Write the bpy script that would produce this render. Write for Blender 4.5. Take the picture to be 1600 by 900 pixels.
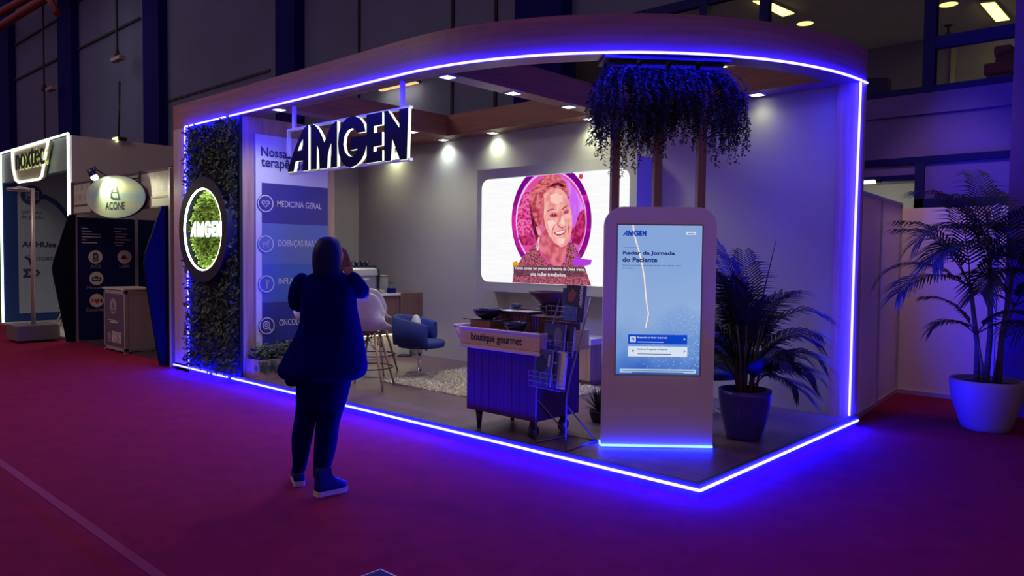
import bpy, bmesh, math, random
from mathutils import Vector, Matrix
R = math.radians
random.seed(7)
scene = bpy.context.scene
for o in list(bpy.data.objects):
    bpy.data.objects.remove(o)
COL = scene.collection

# ------------------------------------------------------------------ camera
FPX = 1186.09
YAW, PITCH, ROLL = R(-42.58073), R(-2.407494), R(0.624761)
CAM = Vector((2.44473, -4.50984, 1.6))
_f = Vector((math.sin(YAW) * math.cos(PITCH), math.cos(YAW) * math.cos(PITCH), math.sin(PITCH)))
_r = Vector((math.cos(YAW), -math.sin(YAW), 0))
_u = _r.cross(_f)
RV = math.cos(ROLL) * _r + math.sin(ROLL) * _u
UV = -math.sin(ROLL) * _r + math.cos(ROLL) * _u
FV = _f
cam_data = bpy.data.cameras.new('camera')
cam_data.sensor_width = 36
cam_data.lens = FPX / 1600 * 36
cam_data.clip_end = 300
cam = bpy.data.objects.new('camera', cam_data)
cam.matrix_world = Matrix(((RV.x, UV.x, -FV.x, CAM.x), (RV.y, UV.y, -FV.y, CAM.y), (RV.z, UV.z, -FV.z, CAM.z), (0, 0, 0, 1)))
COL.objects.link(cam)
scene.camera = cam

# ------------------------------------------------------------------ light and exposure
AMBIENT = (0.220, 0.125, 0.185)
AMBIENT_STRENGTH = 0.9
DOWN_W = 26.0
DOWN_COL = (0.93, 1.0, 0.58)
LED_BLUE = (0.0054, 0.0047, 1.0)
LED_STRENGTH = 215.0
world = bpy.data.worlds.new('hall_ambient')
scene.world = world
world.use_nodes = True
_bg = world.node_tree.nodes['Background']
_bg.inputs[0].default_value = (*AMBIENT, 1)
_bg.inputs[1].default_value = AMBIENT_STRENGTH
vs = scene.view_settings
vs.view_transform = 'Standard'
vs.look = 'None'
vs.gamma = 1
vs.use_curve_mapping = False
vs.exposure = 0.0


def lamp(name, kind, loc, col, watts, parent=None, rot=(0, 0, 0), **kw):
    d = bpy.data.lights.new(name, kind)
    d.color = col
    d.energy = watts
    for k, v in kw.items():
        setattr(d, k, v)
    o = bpy.data.objects.new(name, d)
    COL.objects.link(o)
    o.location = loc
    o.rotation_euler = rot
    if parent:
        o.parent = parent
        o.matrix_parent_inverse = Matrix.Translation(-parent.location)
    return o


# warm hall lamps far to the left above the aisle
lamp('hall_lamp_aisle', 'AREA', (-9.5, -5.5, 7.5), (1.0, 0.88, 0.66), 230, rot=(0, 0, 0), size=3.0)
lamp('hall_lamp_row', 'AREA', (-24, 1.5, 8.5), (1.0, 0.92, 0.80), 30, rot=(R(35), 0, 0), size=4.0)

lamp('partition_fill', 'SPOT', (0.2, 4.25, 4.6), (1.0, 0.66, 0.62), 105, rot=Vector((0.05, 4.25 - 5.4, 4.6 - 1.7)).to_track_quat('Z', 'Y').to_euler(), spot_size=R(58), spot_blend=0.6, shadow_soft_size=0.2)  # added fill spot that brightens the white partition, no fitting there

# ------------------------------------------------------------------ pixel ray to a point on a known plane
def at(u, v, ax, c):
    d = FV * FPX + RV * (u - 800) - UV * (v - 450)
    i = 'xyz'.index(ax)
    return CAM + d * ((c - CAM[i]) / d[i])


def atv(u, v, p0, n):
    d = FV * FPX + RV * (u - 800) - UV * (v - 450)
    return CAM + d * ((Vector(p0) - CAM).dot(n) / d.dot(n))


# ------------------------------------------------------------------ materials
def lin(r, g, b):
    f = lambda c: (c / 255 / 12.92) if c / 255 <= 0.04045 else ((c / 255 + 0.055) / 1.055) ** 2.4
    return (f(r), f(g), f(b))


MATS = {}


def mat(name, col, rough=0.5, metal=0.0, emit=None, strength=0.0, var=0.0, vscale=(20, 20, 20), bump=0.0, bscale=60, spec=0.5, trans=0.0, alpha=1.0):
    if name in MATS:
        return MATS[name]
    m = bpy.data.materials.new(name)
    m.use_nodes = True
    nt = m.node_tree
    b = nt.nodes['Principled BSDF']
    b.inputs['Base Color'].default_value = (*col, 1)
    b.inputs['Roughness'].default_value = rough
    b.inputs['Metallic'].default_value = metal
    b.inputs['Specular IOR Level'].default_value = spec
    b.inputs['Transmission Weight'].default_value = trans
    b.inputs['Alpha'].default_value = alpha
    if emit:
        b.inputs['Emission Color'].default_value = (*emit, 1)
        b.inputs['Emission Strength'].default_value = strength
    if var or bump:
        tc = nt.nodes.new('ShaderNodeTexCoord')
        mp = nt.nodes.new('ShaderNodeMapping')
        nt.links.new(tc.outputs['Object'], mp.inputs[0])
        if var:
            mp.inputs['Scale'].default_value = vscale
            nz = nt.nodes.new('ShaderNodeTexNoise')
            nz.inputs['Scale'].default_value = 1
            nz.inputs['Detail'].default_value = 6
            nt.links.new(mp.outputs[0], nz.inputs[0])
            rp = nt.nodes.new('ShaderNodeValToRGB')
            rp.color_ramp.elements[0].position = 0.3
            rp.color_ramp.elements[1].position = 0.7
            rp.color_ramp.elements[0].color = (*[max(0, c * (1 - var)) for c in col], 1)
            rp.color_ramp.elements[1].color = (*[min(1, c * (1 + var)) for c in col], 1)
            nt.links.new(nz.outputs[0], rp.inputs[0])
            nt.links.new(rp.outputs[0], b.inputs['Base Color'])
        if bump:
            n2 = nt.nodes.new('ShaderNodeTexNoise')
            n2.inputs['Scale'].default_value = bscale
            nt.links.new(tc.outputs['Object'], n2.inputs[0])
            bp = nt.nodes.new('ShaderNodeBump')
            bp.inputs['Strength'].default_value = bump
            bp.inputs['Distance'].default_value = 0.01
            nt.links.new(n2.outputs[0], bp.inputs['Height'])
            nt.links.new(bp.outputs[0], b.inputs['Normal'])
    MATS[name] = m
    return m


def emat(name, col, strength=1.0):
    """a surface that gives off light: lamps, screens, lit letters"""
    if name in MATS:
        return MATS[name]
    m = bpy.data.materials.new(name)
    m.use_nodes = True
    nt = m.node_tree
    nt.nodes.remove(nt.nodes['Principled BSDF'])
    e = nt.nodes.new('ShaderNodeEmission')
    e.inputs[0].default_value = (*col, 1)
    e.inputs[1].default_value = strength
    nt.links.new(e.outputs[0], nt.nodes['Material Output'].inputs[0])
    MATS[name] = m
    return m


def enoise(name, c1, c2, scale=(40, 40, 40), lo=0.4, hi=0.6, strength=1.0, detail=4):
    """an image on a lit screen, mottled between two colours"""
    m = emat(name, c1, strength)
    nt = m.node_tree
    e = [n for n in nt.nodes if n.type == 'EMISSION'][0]
    tc = nt.nodes.new('ShaderNodeTexCoord')
    mp = nt.nodes.new('ShaderNodeMapping')
    mp.inputs['Scale'].default_value = scale
    nz = nt.nodes.new('ShaderNodeTexNoise')
    nz.inputs['Scale'].default_value = 1
    nz.inputs['Detail'].default_value = detail
    rp = nt.nodes.new('ShaderNodeValToRGB')
    rp.color_ramp.elements[0].position = lo
    rp.color_ramp.elements[1].position = hi
    rp.color_ramp.elements[0].color = (*c1, 1)
    rp.color_ramp.elements[1].color = (*c2, 1)
    nt.links.new(tc.outputs['Object'], mp.inputs[0])
    nt.links.new(mp.outputs[0], nz.inputs[0])
    nt.links.new(nz.outputs[0], rp.inputs[0])
    nt.links.new(rp.outputs[0], e.inputs[0])
    return m


def egrad(name, stops, axis, z0, z1, strength=1.0):
    """screen image: a picture that runs through colours along one axis of the screen"""
    m = emat(name, (1, 1, 1), strength)
    nt = m.node_tree
    e = [n for n in nt.nodes if n.type == 'EMISSION'][0]
    g = nt.nodes.new('ShaderNodeNewGeometry')
    sp = nt.nodes.new('ShaderNodeSeparateXYZ')
    mr = nt.nodes.new('ShaderNodeMapRange')
    mr.inputs[1].default_value = z0
    mr.inputs[2].default_value = z1
    nz = nt.nodes.new('ShaderNodeTexNoise')
    nz.inputs['Scale'].default_value = 3.0
    ad = nt.nodes.new('ShaderNodeMath')
    ad.operation = 'MULTIPLY_ADD'
    ad.inputs[1].default_value = 0.35
    rp = nt.nodes.new('ShaderNodeValToRGB')
    while len(rp.color_ramp.elements) < len(stops):
        rp.color_ramp.elements.new(0.5)
    for el, (p, c) in zip(rp.color_ramp.elements, stops):
        el.position = p
        el.color = (*c, 1)
    nt.links.new(g.outputs['Position'], sp.inputs[0])
    nt.links.new(sp.outputs[axis], mr.inputs[0])
    nt.links.new(g.outputs['Position'], nz.inputs[0])
    nt.links.new(nz.outputs[0], ad.inputs[0])
    nt.links.new(mr.outputs[0], ad.inputs[2])
    nt.links.new(ad.outputs[0], rp.inputs[0])
    nt.links.new(rp.outputs[0], e.inputs[0])
    return m


def laminate(name, col, grain=(1.2, 1.2, 26), rough=0.45, plank=None):
    m = mat(name, col, rough, var=0.22, vscale=grain)
    if plank:
        nt = m.node_tree
        b = nt.nodes['Principled BSDF']
        old = b.inputs['Base Color'].links[0].from_socket
        tc = [n for n in nt.nodes if n.type == 'TEX_COORD'][0]
        br = nt.nodes.new('ShaderNodeTexBrick')
        br.inputs['Color1'].default_value = (1, 1, 1, 1)
        br.inputs['Color2'].default_value = (0.78, 0.78, 0.78, 1)
        br.inputs['Mortar'].default_value = (0.35, 0.35, 0.35, 1)
        br.inputs['Scale'].default_value = 1
        br.inputs['Mortar Size'].default_value = 0.003
        br.inputs['Brick Width'].default_value = plank[0]
        br.inputs['Row Height'].default_value = plank[1]
        nt.links.new(tc.outputs['Object'], br.inputs[0])
        mx = nt.nodes.new('ShaderNodeMix')
        mx.data_type = 'RGBA'
        mx.blend_type = 'MULTIPLY'
        mx.inputs[0].default_value = 1
        nt.links.new(old, mx.inputs[6])
        nt.links.new(br.outputs[0], mx.inputs[7])
        nt.links.new(mx.outputs[2], b.inputs['Base Color'])
    return m


WOOD_H = laminate('wood_horizontal', (0.225, 0.095, 0.085))
WOOD_V = laminate('wood_vertical', (0.44, 0.28, 0.18), (26, 26, 1.2))
WOOD_PANEL = laminate('wood_counter', (0.17, 0.085, 0.075), (26, 26, 1.2))
WOOD_CART = laminate('wood_cart', (0.045, 0.006, 0.085), (30, 30, 1.0))
WOOD_DARK = laminate('wood_bowl', (0.10, 0.03, 0.035), (4, 4, 30))
WOOD_LEG = laminate('wood_leg', (0.42, 0.26, 0.15), (30, 30, 2))
FLOORWOOD = laminate('floor_laminate', (0.155, 0.088, 0.125), (22, 1.0, 1), 0.38, (1.3, 0.19))
WHITE = mat('white_paint', (0.72, 0.71, 0.72), 0.55)
WALLW = mat('white_wall', (0.43, 0.415, 0.405), 0.6, var=0.03, vscale=(1, 1, 1))
GREYW = mat('grey_wall', (0.38, 0.375, 0.35), 0.6)
TOTEM = mat('totem_shell', (0.74, 0.68, 0.60), 0.5)
CARPET = mat('red_carpet', (0.205, 0.008, 0.046), 0.95, var=0.13, vscale=(5, 5, 5), bump=0.6, bscale=220, spec=0.1)
CONCRETE = mat('concrete', (0.115, 0.145, 0.26), 0.85, var=0.10, vscale=(0.6, 0.6, 0.6))
NAVYDARK = mat('dark_navy_paint', (0.003, 0.003, 0.10), 0.6, spec=0.2)
NAVYLOGO = mat('navy_logo_face', (0.001, 0.001, 0.028), 0.6, spec=0.1)
NAVYPANEL = mat('navy_panel', (0.006, 0.009, 0.075), 0.4, spec=.25)
BLUEPANEL = mat('blue_panel', (0.010, 0.045, 0.22), 0.4)
CHROME = mat('chrome', (0.75, 0.75, 0.78), 0.18, 1.0)
ALU = mat('aluminium', (0.55, 0.54, 0.55), 0.4, 0.7)
BLACK = mat('black_plastic', (0.012, 0.012, 0.03), 0.4)
DARKGREY = mat('dark_trim', (0.05, 0.05, 0.055), 0.5)
LED = emat('blue_led', LED_BLUE, LED_STRENGTH)
LEDF = emat('blue_led_floor', (0.0024, 0.0021, 1.0), 500.0)
LEDT = emat('totem_blue_led', (0.006, 0.014, 1.0), 75.0)
LEDW = emat('white_led', (0.95, 1.0, 0.82), 5.0)
LEDW2 = emat('white_led_soft', (0.92, 1.0, 0.80), 1.15)
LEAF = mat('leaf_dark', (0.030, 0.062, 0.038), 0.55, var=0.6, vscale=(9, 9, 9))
LEAF_LIT = mat('leaf_lit', (0.20, 0.34, 0.035), 0.5, var=0.5, vscale=(12, 12, 12))  # lighter copy of the wall leaves, the ring's LED light put into the colour
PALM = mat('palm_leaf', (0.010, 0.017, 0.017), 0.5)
SOIL = mat('soil', (0.03, 0.02, 0.02), 0.95, bump=0.5)
STEM = mat('stem', (0.10, 0.09, 0.05), 0.6)


# ------------------------------------------------------------------ tagging
def tag(o, label=None, cat=None, group=None, kind=None):
    if label:
        o['label'] = label
    if cat:
        o['category'] = cat
    if group:
        o['group'] = group
    if kind:
        o['kind'] = kind
    return o


def thing(name, label, cat, loc, group=None):
    o = bpy.data.objects.new(name, None)
    o.empty_display_size = 0.1
    COL.objects.link(o)
    o.location = loc
    return tag(o, label, cat, group)


def adopt(o, parent):
    o.parent = parent
    o.matrix_parent_inverse = Matrix.Translation(-parent.location) if parent.type == 'EMPTY' else parent_inv(parent)


def parent_inv(p):
    m = Matrix.Translation(p.location)
    q = p.parent
    if q:
        m = Matrix.Translation(q.location) @ p.matrix_parent_inverse @ m
    return m.inverted()


def copy_tree(o, parent=None):
    c = o.copy()
    COL.objects.link(c)
    if parent:
        c.parent = parent
    for ch in list(o.children):
        copy_tree(ch, c)
    return c


# ------------------------------------------------------------------ mesh builder
class MB:
    def __init__(s):
        s.bm = bmesh.new()
        s.mi = 0

    def face(s, pts):
        vs_ = [s.bm.verts.new(p) for p in pts]
        f = s.bm.faces.new(vs_)
        f.material_index = s.mi
        return f

    def box(s, a, b, bev=0.0):
        x0, x1 = sorted((a[0], b[0])); y0, y1 = sorted((a[1], b[1])); z0, z1 = sorted((a[2], b[2]))
        return s.hexa([(x0, y0, z0), (x1, y0, z0), (x1, y1, z0), (x0, y1, z0), (x0, y0, z1), (x1, y0, z1), (x1, y1, z1), (x0, y1, z1)], bev)

    def hexa(s, p, bev=0.0):
        v = [s.bm.verts.new(q) for q in p]
        fs = []
        for idx in ((3, 2, 1, 0), (4, 5, 6, 7), (0, 1, 5, 4), (1, 2, 6, 5), (2, 3, 7, 6), (3, 0, 4, 7)):
            f = s.bm.faces.new([v[i] for i in idx])
            f.material_index = s.mi
            fs.append(f)
        if bev:
            es = list({e for f in fs for e in f.edges})
            r = bmesh.ops.bevel(s.bm, geom=es, offset=bev, segments=2, affect='EDGES', profile=0.6)
            for f in r['faces']:
                f.material_index = s.mi
        return s

    def obox(s, o, u, v, w, bev=0.0):
        """box from corner o along vectors u, v, w"""
        o, u, v, w = Vector(o), Vector(u), Vector(v), Vector(w)
        return s.hexa([o, o + u, o + u + v, o + v, o + w, o + u + w, o + u + v + w, o + v + w], bev)

    def rings(s, rings, cap=True, closed=False, smooth=True):
        vs_ = [[s.bm.verts.new(p) for p in r] for r in rings]
        n = len(vs_[0])
        m = len(vs_)
        for i in range(m if closed else m - 1):
            a, b = vs_[i], vs_[(i + 1) % m]
            for j in range(n):
                f = s.bm.faces.new((a[j], a[(j + 1) % n], b[(j + 1) % n], b[j]))
                f.material_index = s.mi
                f.smooth = smooth
        if cap and not closed:
            for r, rev in ((vs_[0], True), (vs_[-1], False)):
                f = s.bm.faces.new(list(reversed(r)) if rev else r)
                f.material_index = s.mi
        return s

    def tube(s, path, r, seg=8, closed=False, cap=True):
        path = [Vector(p) for p in path]
        n = len(path)
        rad = r if isinstance(r, (list, tuple)) else [r] * n
        out = []
        prev = None
        for i, p in enumerate(path):
            if closed:
                d = path[(i + 1) % n] - path[i - 1]
            else:
                d = path[min(i + 1, n - 1)] - path[max(i - 1, 0)]
            if d.length < 1e-9:
                d = Vector((0, 0, 1))
            d.normalize()
            if prev is None:
                ref = Vector((0, 0, 1)) if abs(d.z) < 0.9 else Vector((1, 0, 0))
                a = d.cross(ref).normalized()
            else:
                a = (prev - d * prev.dot(d))
                a = a.normalized() if a.length > 1e-6 else d.orthogonal().normalized()
            prev = a
            b = d.cross(a)
            out.append([p + (a * math.cos(t) + b * math.sin(t)) * rad[i] for t in [2 * math.pi * k / seg for k in range(seg)]])
        return s.rings(out, cap, closed)

    def lathe(s, prof, c=(0, 0, 0), seg=28, cap=True, smooth=True):
        c = Vector(c)
        out = []
        for r, z in prof:
            out.append([c + Vector((max(r, 1e-4) * math.cos(t), max(r, 1e-4) * math.sin(t), z)) for t in [2 * math.pi * k / seg for k in range(seg)]])
        return s.rings(out, cap, False, smooth)

    def ell(s, c, r, seg=20, rg=12, rot=None):
        c = Vector(c)
        out = []
        for i in range(rg + 1):
            a = -math.pi / 2 + math.pi * i / rg
            k = max(math.cos(a), 0.01)
            ring = []
            for j in range(seg):
                t = 2 * math.pi * j / seg
                p = Vector((r[0] * k * math.cos(t), r[1] * k * math.sin(t), r[2] * math.sin(a)))
                ring.append(c + (rot @ p if rot else p))
            out.append(ring)
        return s.rings(out)

    def prism(s, pts, d):
        """planar polygon pts (3D) pushed along vector d"""
        pts = [Vector(p) for p in pts]
        d = Vector(d)
        a = [s.bm.verts.new(p) for p in pts]
        b = [s.bm.verts.new(p + d) for p in pts]
        n = len(a)
        fs = [s.bm.faces.new(a), s.bm.faces.new(list(reversed(b)))]
        for i in range(n):
            fs.append(s.bm.faces.new((a[i], b[i], b[(i + 1) % n], a[(i + 1) % n])))
        for f in fs:
            f.material_index = s.mi
        return s

    def build(s, name, mats, parent=None, smooth=None, fix=True):
        if fix:
            bmesh.ops.recalc_face_normals(s.bm, faces=s.bm.faces)
        me = bpy.data.meshes.new(name)
        if smooth is not None:
            for f in s.bm.faces:
                f.smooth = smooth
        loc = Vector((0, 0, 0))
        if parent is None and s.bm.verts:
            xs = [v.co.x for v in s.bm.verts]; ys = [v.co.y for v in s.bm.verts]; zs = [v.co.z for v in s.bm.verts]
            loc = Vector(((min(xs) + max(xs)) / 2, (min(ys) + max(ys)) / 2, min(zs)))
            bmesh.ops.translate(s.bm, verts=s.bm.verts, vec=-loc)
        s.bm.to_mesh(me)
        s.bm.free()
        for m in (mats if isinstance(mats, (list, tuple)) else [mats]):
            me.materials.append(m)
        o = bpy.data.objects.new(name, me)
        COL.objects.link(o)
        o.location = loc
        if parent is not None:
            adopt(o, parent)
        return o


def struct(mb, name, m):
    return tag(mb.build(name, m), kind='structure')


def mesh_object(name, me, mats, parent):
    me.materials.clear()
    for m in (mats if isinstance(mats, (list, tuple)) else [mats]):
        me.materials.append(m)
    o = bpy.data.objects.new(name, me)
    COL.objects.link(o)
    if parent is not None:
        adopt(o, parent)
    return o


def flat_text(s, bold=0.0, depth=0.0):
    cu = bpy.data.curves.new('lettering', 'FONT')
    cu.body = s
    cu.size = 1
    cu.offset = bold
    cu.extrude = depth
    cu.resolution_u = 4
    ob = bpy.data.objects.new('lettering', cu)
    me = bpy.data.meshes.new_from_object(ob)
    bpy.data.objects.remove(ob)
    bpy.data.curves.remove(cu)
    return me


def text(s, bl, br, h, m, parent, bold=0.0, lift=0.002, name='lettering', depth=0.0, up=(0, 0, 1), n=None):
    """lettering of cap-to-foot height h fitted from point bl to point br, lifted off its surface along n"""
    me = flat_text(s, bold, depth)
    xs = [v.co.x for v in me.vertices]; ys = [v.co.y for v in me.vertices]
    x0, x1, y0, y1 = min(xs), max(xs), min(ys), max(ys)
    bl, br, up = Vector(bl), Vector(br), Vector(up)
    r = br - bl
    nn = (Vector(n) if n else r.cross(up)).normalized()
    for v in me.vertices:
        v.co = bl + r * ((v.co.x - x0) / (x1 - x0)) + up * (h * (v.co.y - y0) / (y1 - y0)) + nn * (lift + v.co.z)
    return mesh_object(name, me, m, parent)


def shape_mesh(polys, o, r, u, n, lift, depth):
    """flat shape with holes: polys in (a, b) along r, u from o; slab of the given depth"""
    cu = bpy.data.curves.new('shape', 'CURVE')
    cu.dimensions = '2D'
    cu.fill_mode = 'BOTH'
    cu.extrude = depth / 2
    for p in polys:
        sp = cu.splines.new('POLY')
        sp.points.add(len(p) - 1)
        for q, (a, b) in zip(sp.points, p):
            q.co = (a, b, 0, 1)
        sp.use_cyclic_u = True
    ob = bpy.data.objects.new('shape', cu)
    me = bpy.data.meshes.new_from_object(ob)
    bpy.data.objects.remove(ob)
    bpy.data.curves.remove(cu)
    o, r, u, n = Vector(o), Vector(r), Vector(u), Vector(n)
    for v in me.vertices:
        v.co = o + r * v.co.x + u * v.co.y + n * (lift + v.co.z)
    return me


def ellipse(c, rx, ry, n=40):
    return [(c[0] + rx * math.cos(2 * math.pi * k / n), c[1] + ry * math.sin(2 * math.pi * k / n)) for k in range(n)]


def rrect(x0, y0, x1, y1, r, n=6):
    out = []
    for cx, cy, a0 in ((x1 - r, y0 + r, -90), (x1 - r, y1 - r, 0), (x0 + r, y1 - r, 90), (x0 + r, y0 + r, 180)):
        for k in range(n + 1):
            a = R(a0 + 90 * k / n)
            out.append((cx + r * math.cos(a), cy + r * math.sin(a)))
    return out

# ================================================================== SETTING
T = 0.10          # booth platform top
HY = 5.6          # hall wall
m = MB(); m.face([(-70, -14, 0), (16, -14, 0), (16, 14, 0), (-70, 14, 0)]); struct(m, 'floor', CARPET)

m = MB(); m.box((-7.96, 0.0, 0.0), (0.0, 3.06, T)); struct(m, 'floor_platform', FLOORWOOD)
m = MB()
m.box((-6.02, -0.012, 0.076), (0.012, 0.028, T + 0.006)); m.box((-0.028, 0.028, 0.076), (0.012, 3.06, T + 0.006))
struct(m, 'trim_platform', DARKGREY)

# hall wall: concrete bays between dark piers, gallery window at the right end
def hall_box(a, b): return MB().box(a, b)
struct(hall_box((-70, HY, 0), (-5.7, HY + 0.3, 16)), 'wall_back', CONCRETE)
struct(hall_box((-70.3, -14, 0), (-70, HY + 0.3, 16)), 'wall_left', CONCRETE)
PIER = mat('pier_paint', (0.005, 0.004, 0.13), 0.8, spec=.1)
for x0, x1 in ((-70, -36.9), (-30.4, -28.9), (-22.4, -21.25), (-14.5, -13.65), (-6.6, -5.55)):
    struct(hall_box((x0, HY - 0.28, 0), (x1, HY + 0.05, 16)), 'pillar', PIER)
GAP = mat('joint', (0.006, 0.005, 0.025), 0.8)
m = MB()
for x in (-11.46, -8.46, -7.3):
    m.box((x - 0.035, HY - 0.03, 0), (x + 0.035, HY, 16))
struct(m, 'trim_joint', GAP)
LEDGE = mat('ledge', (0.035, 0.032, 0.05), 0.8)
m = MB()
for x0, x1, z in ((-36.9, -31.2, 10.68), (-36.9, -31.2, 9.16), (-28.9, -23.2, 9.13), (-28.9, -23.2, 10.9)):
    m.box((x0, HY - 0.08, z - 0.05), (x1, HY, z + 0.02))
m.box((-21.25, HY - 0.04, 6.19), (-15.2, HY, 6.25))
struct(m, 'trim_ledge', LEDGE)

# gallery on the right: apron band, dark frames, glass, room behind
BAND = mat('gallery_band', (0.095, 0.055, 0.38), 0.7)
m = MB(); m.box((-5.7, HY, 3.36), (0.97, HY + 0.25, 3.61)); m.box((-5.7, HY + 0.03, 2.84), (0.97, HY + 0.25, 3.36)); struct(m, 'wall_gallery', BAND)
m = MB(); m.box((-5.7, HY - 0.03, 2.77), (0.97, HY + 0.2, 2.85)); struct(m, 'beam_shopfront', PIER)
m = MB(); m.box((-5.7, HY, 2.64), (-0.2, HY + 0.1, 2.77)); m.box((-0.14, HY, 2.30), (0.97, HY + 0.1, 2.77)); struct(m, 'wall_transom', BAND)
m = MB(); m.box((-5.7, HY - 0.04, 2.575), (-0.2, HY + 0.1, 2.64)); struct(m, 'trim_transom', PIER)
m = MB(); m.box((0.885, 4.75, 0), (9, HY + 0.4, 16)); struct(m, 'column_right', mat('column_paint', (0.085, 0.035, 0.25), 0.7))
FRAME = mat('window_frame', (0.004, 0.003, 0.13), 0.6, spec=.2)
GLASS = mat('window_glass', (0.03, 0.03, 0.06), 0.03, alpha=0.10, spec=0.5)
for i, (x0, x1) in enumerate(((-5.6, -4.2), (-4.2, -3.12), (-3.12, -2.2), (-2.2, -0.12), (-0.12, 0.97))):
    m = MB()
    w = 0.065
    m.box((x0, HY, 3.61), (x1, HY + 0.1, 3.69)); m.box((x0, HY, 5.28), (x1, HY + 0.1, 5.42))
    m.box((x0 - (w if i else 0), HY - 0.01, 3.61), (x0 + w, HY + 0.11, 5.42))
    if i in (0, 1):
        m.box((x0, HY, 4.95), (x1, HY + 0.1, 5.12))
    if i == 4:
        m.box((x0, HY, 4.12), (x1, HY + 0.1, 4.26))
    wnd = struct(m, 'window_%d' % (i + 1), FRAME)
    g = MB(); g.box((x0 + w, HY + 0.045, 3.69), (x1, HY + 0.055, 5.28)); g.build('glass_pane', GLASS, wnd)
m = MB(); m.box((-5.7, HY, 5.42), (0.97, HY + 0.3, 16)); struct(m, 'wall_above_gallery', CONCRETE)
GAL = mat('gallery_wall', (0.26, 0.24, 0.60), 0.8)
GALC = mat('gallery_ceiling', (0.80, 0.78, 0.90), 0.8)
m = MB(); m.box((-9, 10.4, 3.4), (4, 10.6, 5.5)); struct(m, 'wall_gallery_back', GAL)
m = MB(); m.box((-9, HY + 0.25, 3.30), (4, 10.6, 3.4)); struct(m, 'floor_gallery', GAL)
m = MB(); m.box((-9.1, HY + .25, 3.4), (-9, 10.6, 5.5)); struct(m, 'wall_gallery_left', GAL)
m = MB(); m.box((4, HY + .25, 3.4), (4.1, 10.6, 5.5)); struct(m, 'wall_gallery_right', GAL)
m = MB(); m.box((-9, HY + 0.3, 5.5), (4, 10.6, 5.6)); struct(m, 'ceiling_gallery', GALC)
m = MB(); m.box((-0.98, 10.33, 3.4), (-0.90, 10.4, 5.3)); struct(m, 'trim_gallery_post', ALU)
# shopfront under the gallery: mullion, transom, white partition, soffit behind
m = MB()
m.box((-0.22, HY - 0.05, 0), (-0.12, HY + 0.1, 2.77)); m.box((-0.22, HY - 0.05, 2.20), (0.97, HY + 0.1, 2.34))
struct(m, 'trim_shopfront', FRAME)
WHITEP = mat('partition_white', (0.80, 0.66, 0.60), 0.45)
m = MB(); m.box((-0.30, 5.38, 0.0), (0.95, 5.44, 2.22)); struct(m, 'wall_partition_back', WHITEP)
m = MB()
a, b = Vector((-0.09, 3.10, 0)), Vector((-0.31, 5.38, 0))
m.obox(a, b - a, (-0.04, 0, 0), (0, 0, 2.25)); pw = struct(m, 'wall_partition_side', WHITEP)
m = MB()
for t in (0.0, 0.52, 0.985):
    p = a + (b - a) * t
    m.box((p.x, p.y - 0.02, 0), (p.x + 0.02, p.y + 0.02, 2.27))
m.obox(a + Vector((0, 0, 2.25)), b - a, (0.02, 0, 0), (0, 0, 0.03)); m.obox(a, b - a, (0.012, 0, 0), (0, 0, 0.05))
m.box((-0.30, 5.36, 0), (0.95, 5.38, 0.05)); m.box((0.66, 5.36, 0), (0.70, 5.39, 2.24))
struct(m, 'trim_partition', ALU)
m = MB(); m.box((-6, HY + 0.12, 2.66), (2, 7.0, 2.72)); struct(m, 'ceiling_shopfront', mat('shop_ceiling', (0.30, 0.29, 0.27), 0.8))
m = MB(); m.box((-6, 6.9, 0), (2, 7.0, 2.66)); struct(m, 'wall_shop_back', mat('shop_wall', (.55, .52, .5), .8))

# ------------------------------------------------------------------ booth shell
m = MB(); m.box((-7.96, 2.945, T), (-0.21, 3.05, 3.25)); struct(m, 'wall_booth_back', WALLW)
m = MB(); m.box((-7.96, 1.34, T), (-7.83, 2.945, 3.25)); struct(m, 'wall_booth_left', WALLW)
m = MB(); m.box((-7.90, 0.04, T), (-6.15, 1.34, 3.25)); struct(m, 'wall_booth_store', WOOD_V)
m = MB(); m.box((-7.96, 0.0, 0.0), (-7.52, 0.06, 3.25)); m.box((-7.96, 0.06, 0), (-7.90, 1.34, 3.25)); struct(m, 'pillar_booth_left', WOOD_V)
# right pillar with a rounded outer corner
m = MB()
prof = [(-0.21, 3.06), (-0.21, 2.90), (-0.10, 2.90)] + [(-0.10 + 0.10 * math.sin(R(a)), 3.0 - 0.10 * math.cos(R(a))) for a in range(0, 91, 15)] + [(0, 3.06)]
m.prism([(x, y, T) for x, y in prof], (0, 0, 3.15)); struct(m, 'pillar_booth_right', WOOD_V)

RAD = 3.03
def fascia_path(inset=0.0, n=30, x_start=-7.96, y_end=3.06):
    pts = [Vector((x_start, inset, 0)), Vector((-5.6, inset, 0)), Vector((-RAD, inset, 0))]
    for k in range(1, n + 1):
        t = R(90) * k / n
        pts.append(Vector((-RAD + (RAD - inset) * math.sin(t), RAD - (RAD - inset) * math.cos(t), 0)))
    pts.append(Vector((-inset, y_end, 0)))
    return pts
out, inn = fascia_path(0.0), fascia_path(0.225)
Z0, Z1 = 3.25, 3.573
m = MB()
m.rings([[o + Vector((0, 0, Z0)), o + Vector((0, 0, Z1)), i + Vector((0, 0, Z1)), i + Vector((0, 0, Z0))] for o, i in zip(out, inn)], smooth=False)
struct(m, 'beam_fascia', WOOD_H)
m = MB(); m.box((-7.83, 2.65, 3.25), (-0.225, 3.05, 3.53)); struct(m, 'beam_back', WOOD_H)
m = MB(); m.box((-5.61, 0.225, 3.25), (-5.38, 2.65, 3.53)); struct(m, 'beam_cross_sign', WOOD_H)
m = MB(); m.box((-2.91, 0.225, 3.25), (-2.70, 2.65, 3.53)); struct(m, 'beam_cross_screen', WOOD_H)
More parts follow.
